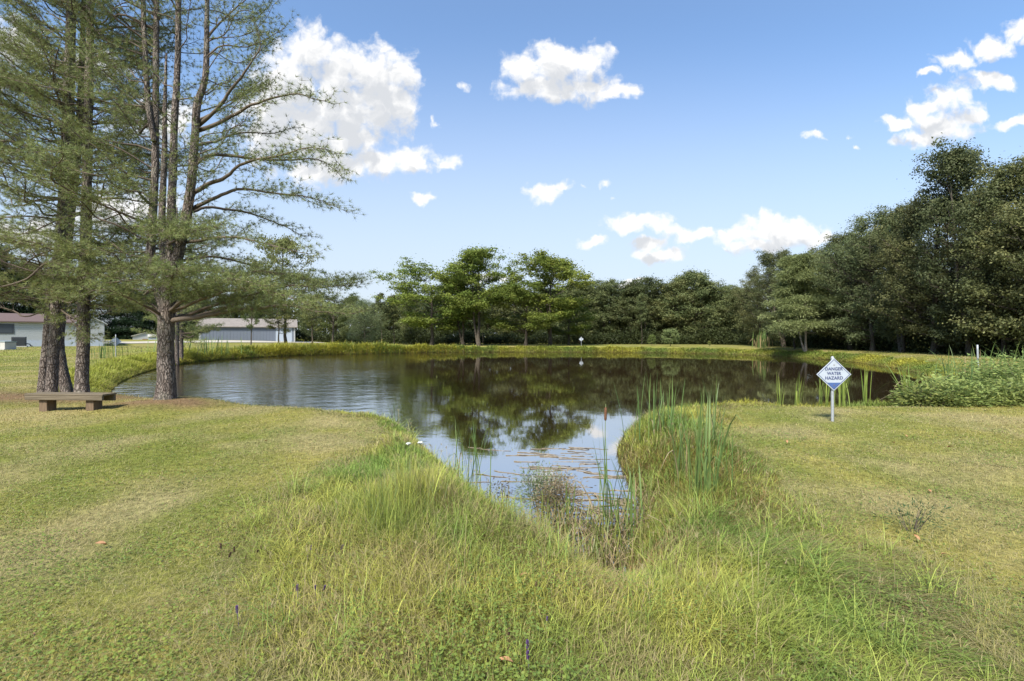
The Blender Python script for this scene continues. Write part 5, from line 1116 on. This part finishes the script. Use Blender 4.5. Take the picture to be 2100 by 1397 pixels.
# garden cart by the house corner
xa = gx(222, 54); za = gz(xa, 54); o = empty('garden_cart', (xa, 54, za)); A = Acc(); V = [(-0.35, -0.25, 0.3), (0.35, -0.25, 0.3), (0.35, 0.25, 0.3), (-0.35, 0.25, 0.3), (-0.5, -0.35, 0.62), (0.5, -0.35, 0.62), (0.5, 0.35, 0.62), (-0.5, 0.35, 0.62)]
A.add(V, [[0, 3, 2, 1], [0, 1, 5, 4], [1, 2, 6, 5], [2, 3, 7, 6], [3, 0, 4, 7]]); obj('tray', A.mesh('tray'), M_grey, o)
A = Acc(); a = np.linspace(0, 2 * math.pi, 17); tube(A, np.c_[0.5 + 0.18 * np.cos(a), 0 * a, 0.2 + 0.18 * np.sin(a)], 0.04, 6, cap=False); obj('wheel', A.mesh('wheel', True), M_dark, o)
A = Acc(); twigs(A, np.array([(0.5, -0.2, 0.2), (0.5, 0.2, 0.2), (-0.3, -0.2, 0.3), (-0.3, 0.2, 0.3)]), np.array([(-0.9, -0.28, 0.6), (-0.9, 0.28, 0.6), (-0.4, -0.2, 0), (-0.4, 0.2, 0)]), 0.02, 0.02); obj('handles', A.mesh('handles'), M_dark, o)
tag(o, 'small grey cart standing on the grass at the white house corner', 'cart')
# two small garages beyond the drive
dG = 80; xa = gx(299, dG); za = EYE - (703 - CY) / F_PX * dG; o = empty('garage', (xa, dG, za), R(36))
wall_box('wall', -1.7, 1.7, 0, 5, -0.5, 1.1, M_white, o); gable_tri('gable_wall', -1.7, 1.7, 0.002, 1.102, 1.62, M_white, o); gable('roof', -1.7, 1.7, 0, 5, 1.1, 1.65, M_conc, o, 'y', 0.08, 0.2)
wall_box('door', -0.45, 1.1, -0.06, -0.003, -0.3, 0.62, M_door, o); tag(o, 'small white garage with a brown door beyond the drive', 'garage')
xa = gx(318, dG - 1.5); o = empty('shed', (xa, dG - 1.5, za), R(36)); wall_box('wall', -0.85, 1.3, 0, 3, -0.5, 0.95, M_skirt, o); gable('roof', -0.85, 1.3, 0, 3, 0.95, 1.3, M_conc, o, 'x', 0.08, 0.12); tag(o, 'pale blue shed beside the small white garage', 'shed')
# blue-grey barn
dR = 74; xb0, xb1 = gx(416, dR), gx(598, dR); zb_ = EYE - (711 - CY) / F_PX * dR; BRZ = R(24.5); o = empty('barn', (xb0, dR - 1.0, zb_), BRZ); wb = 13.2; hB = 3.0
xs1 = 10.4
w_ = wall_box('wall', 0.25, xs1, 0, 9, -0.4, hB, M_blue, o)
A = Acc()
for k in np.arange(0.5, xs1 - 0.1, 0.45): box(A, (k, -0.014, (hB - 0.4) / 2), (0.05, 0.028, hB + 0.38))
obj('wall_ribs', A.mesh('wall_ribs'), M_blue, o)
wall_box('end_wall', xs1 + 0.003, wb - 0.45, 0.003, 9, 0.35, hB, M_skirt, o); wall_box('base_band', xs1 + 0.003, wb - 0.45, 0.0, 9, -0.4, 0.347, M_door, o)
wall_box('corner_trim', 0.0, 0.247, -0.03, 9, -0.4, hB, M_white, o); wall_box('end_panel', wb - 0.447, wb - 0.2, 0.0, 9, -0.4, hB, M_blue, o); wall_box('corner_trim', wb - 0.197, wb, -0.03, 9, -0.4, hB, M_white, o)
gable('roof', 0, wb, 0, 9, hB + 0.06, hB + 1.35, M_paleroof, o, 'x', 0.12, 0.35)
tag(o, 'long blue grey metal barn with a pale roof across the pond', 'barn')
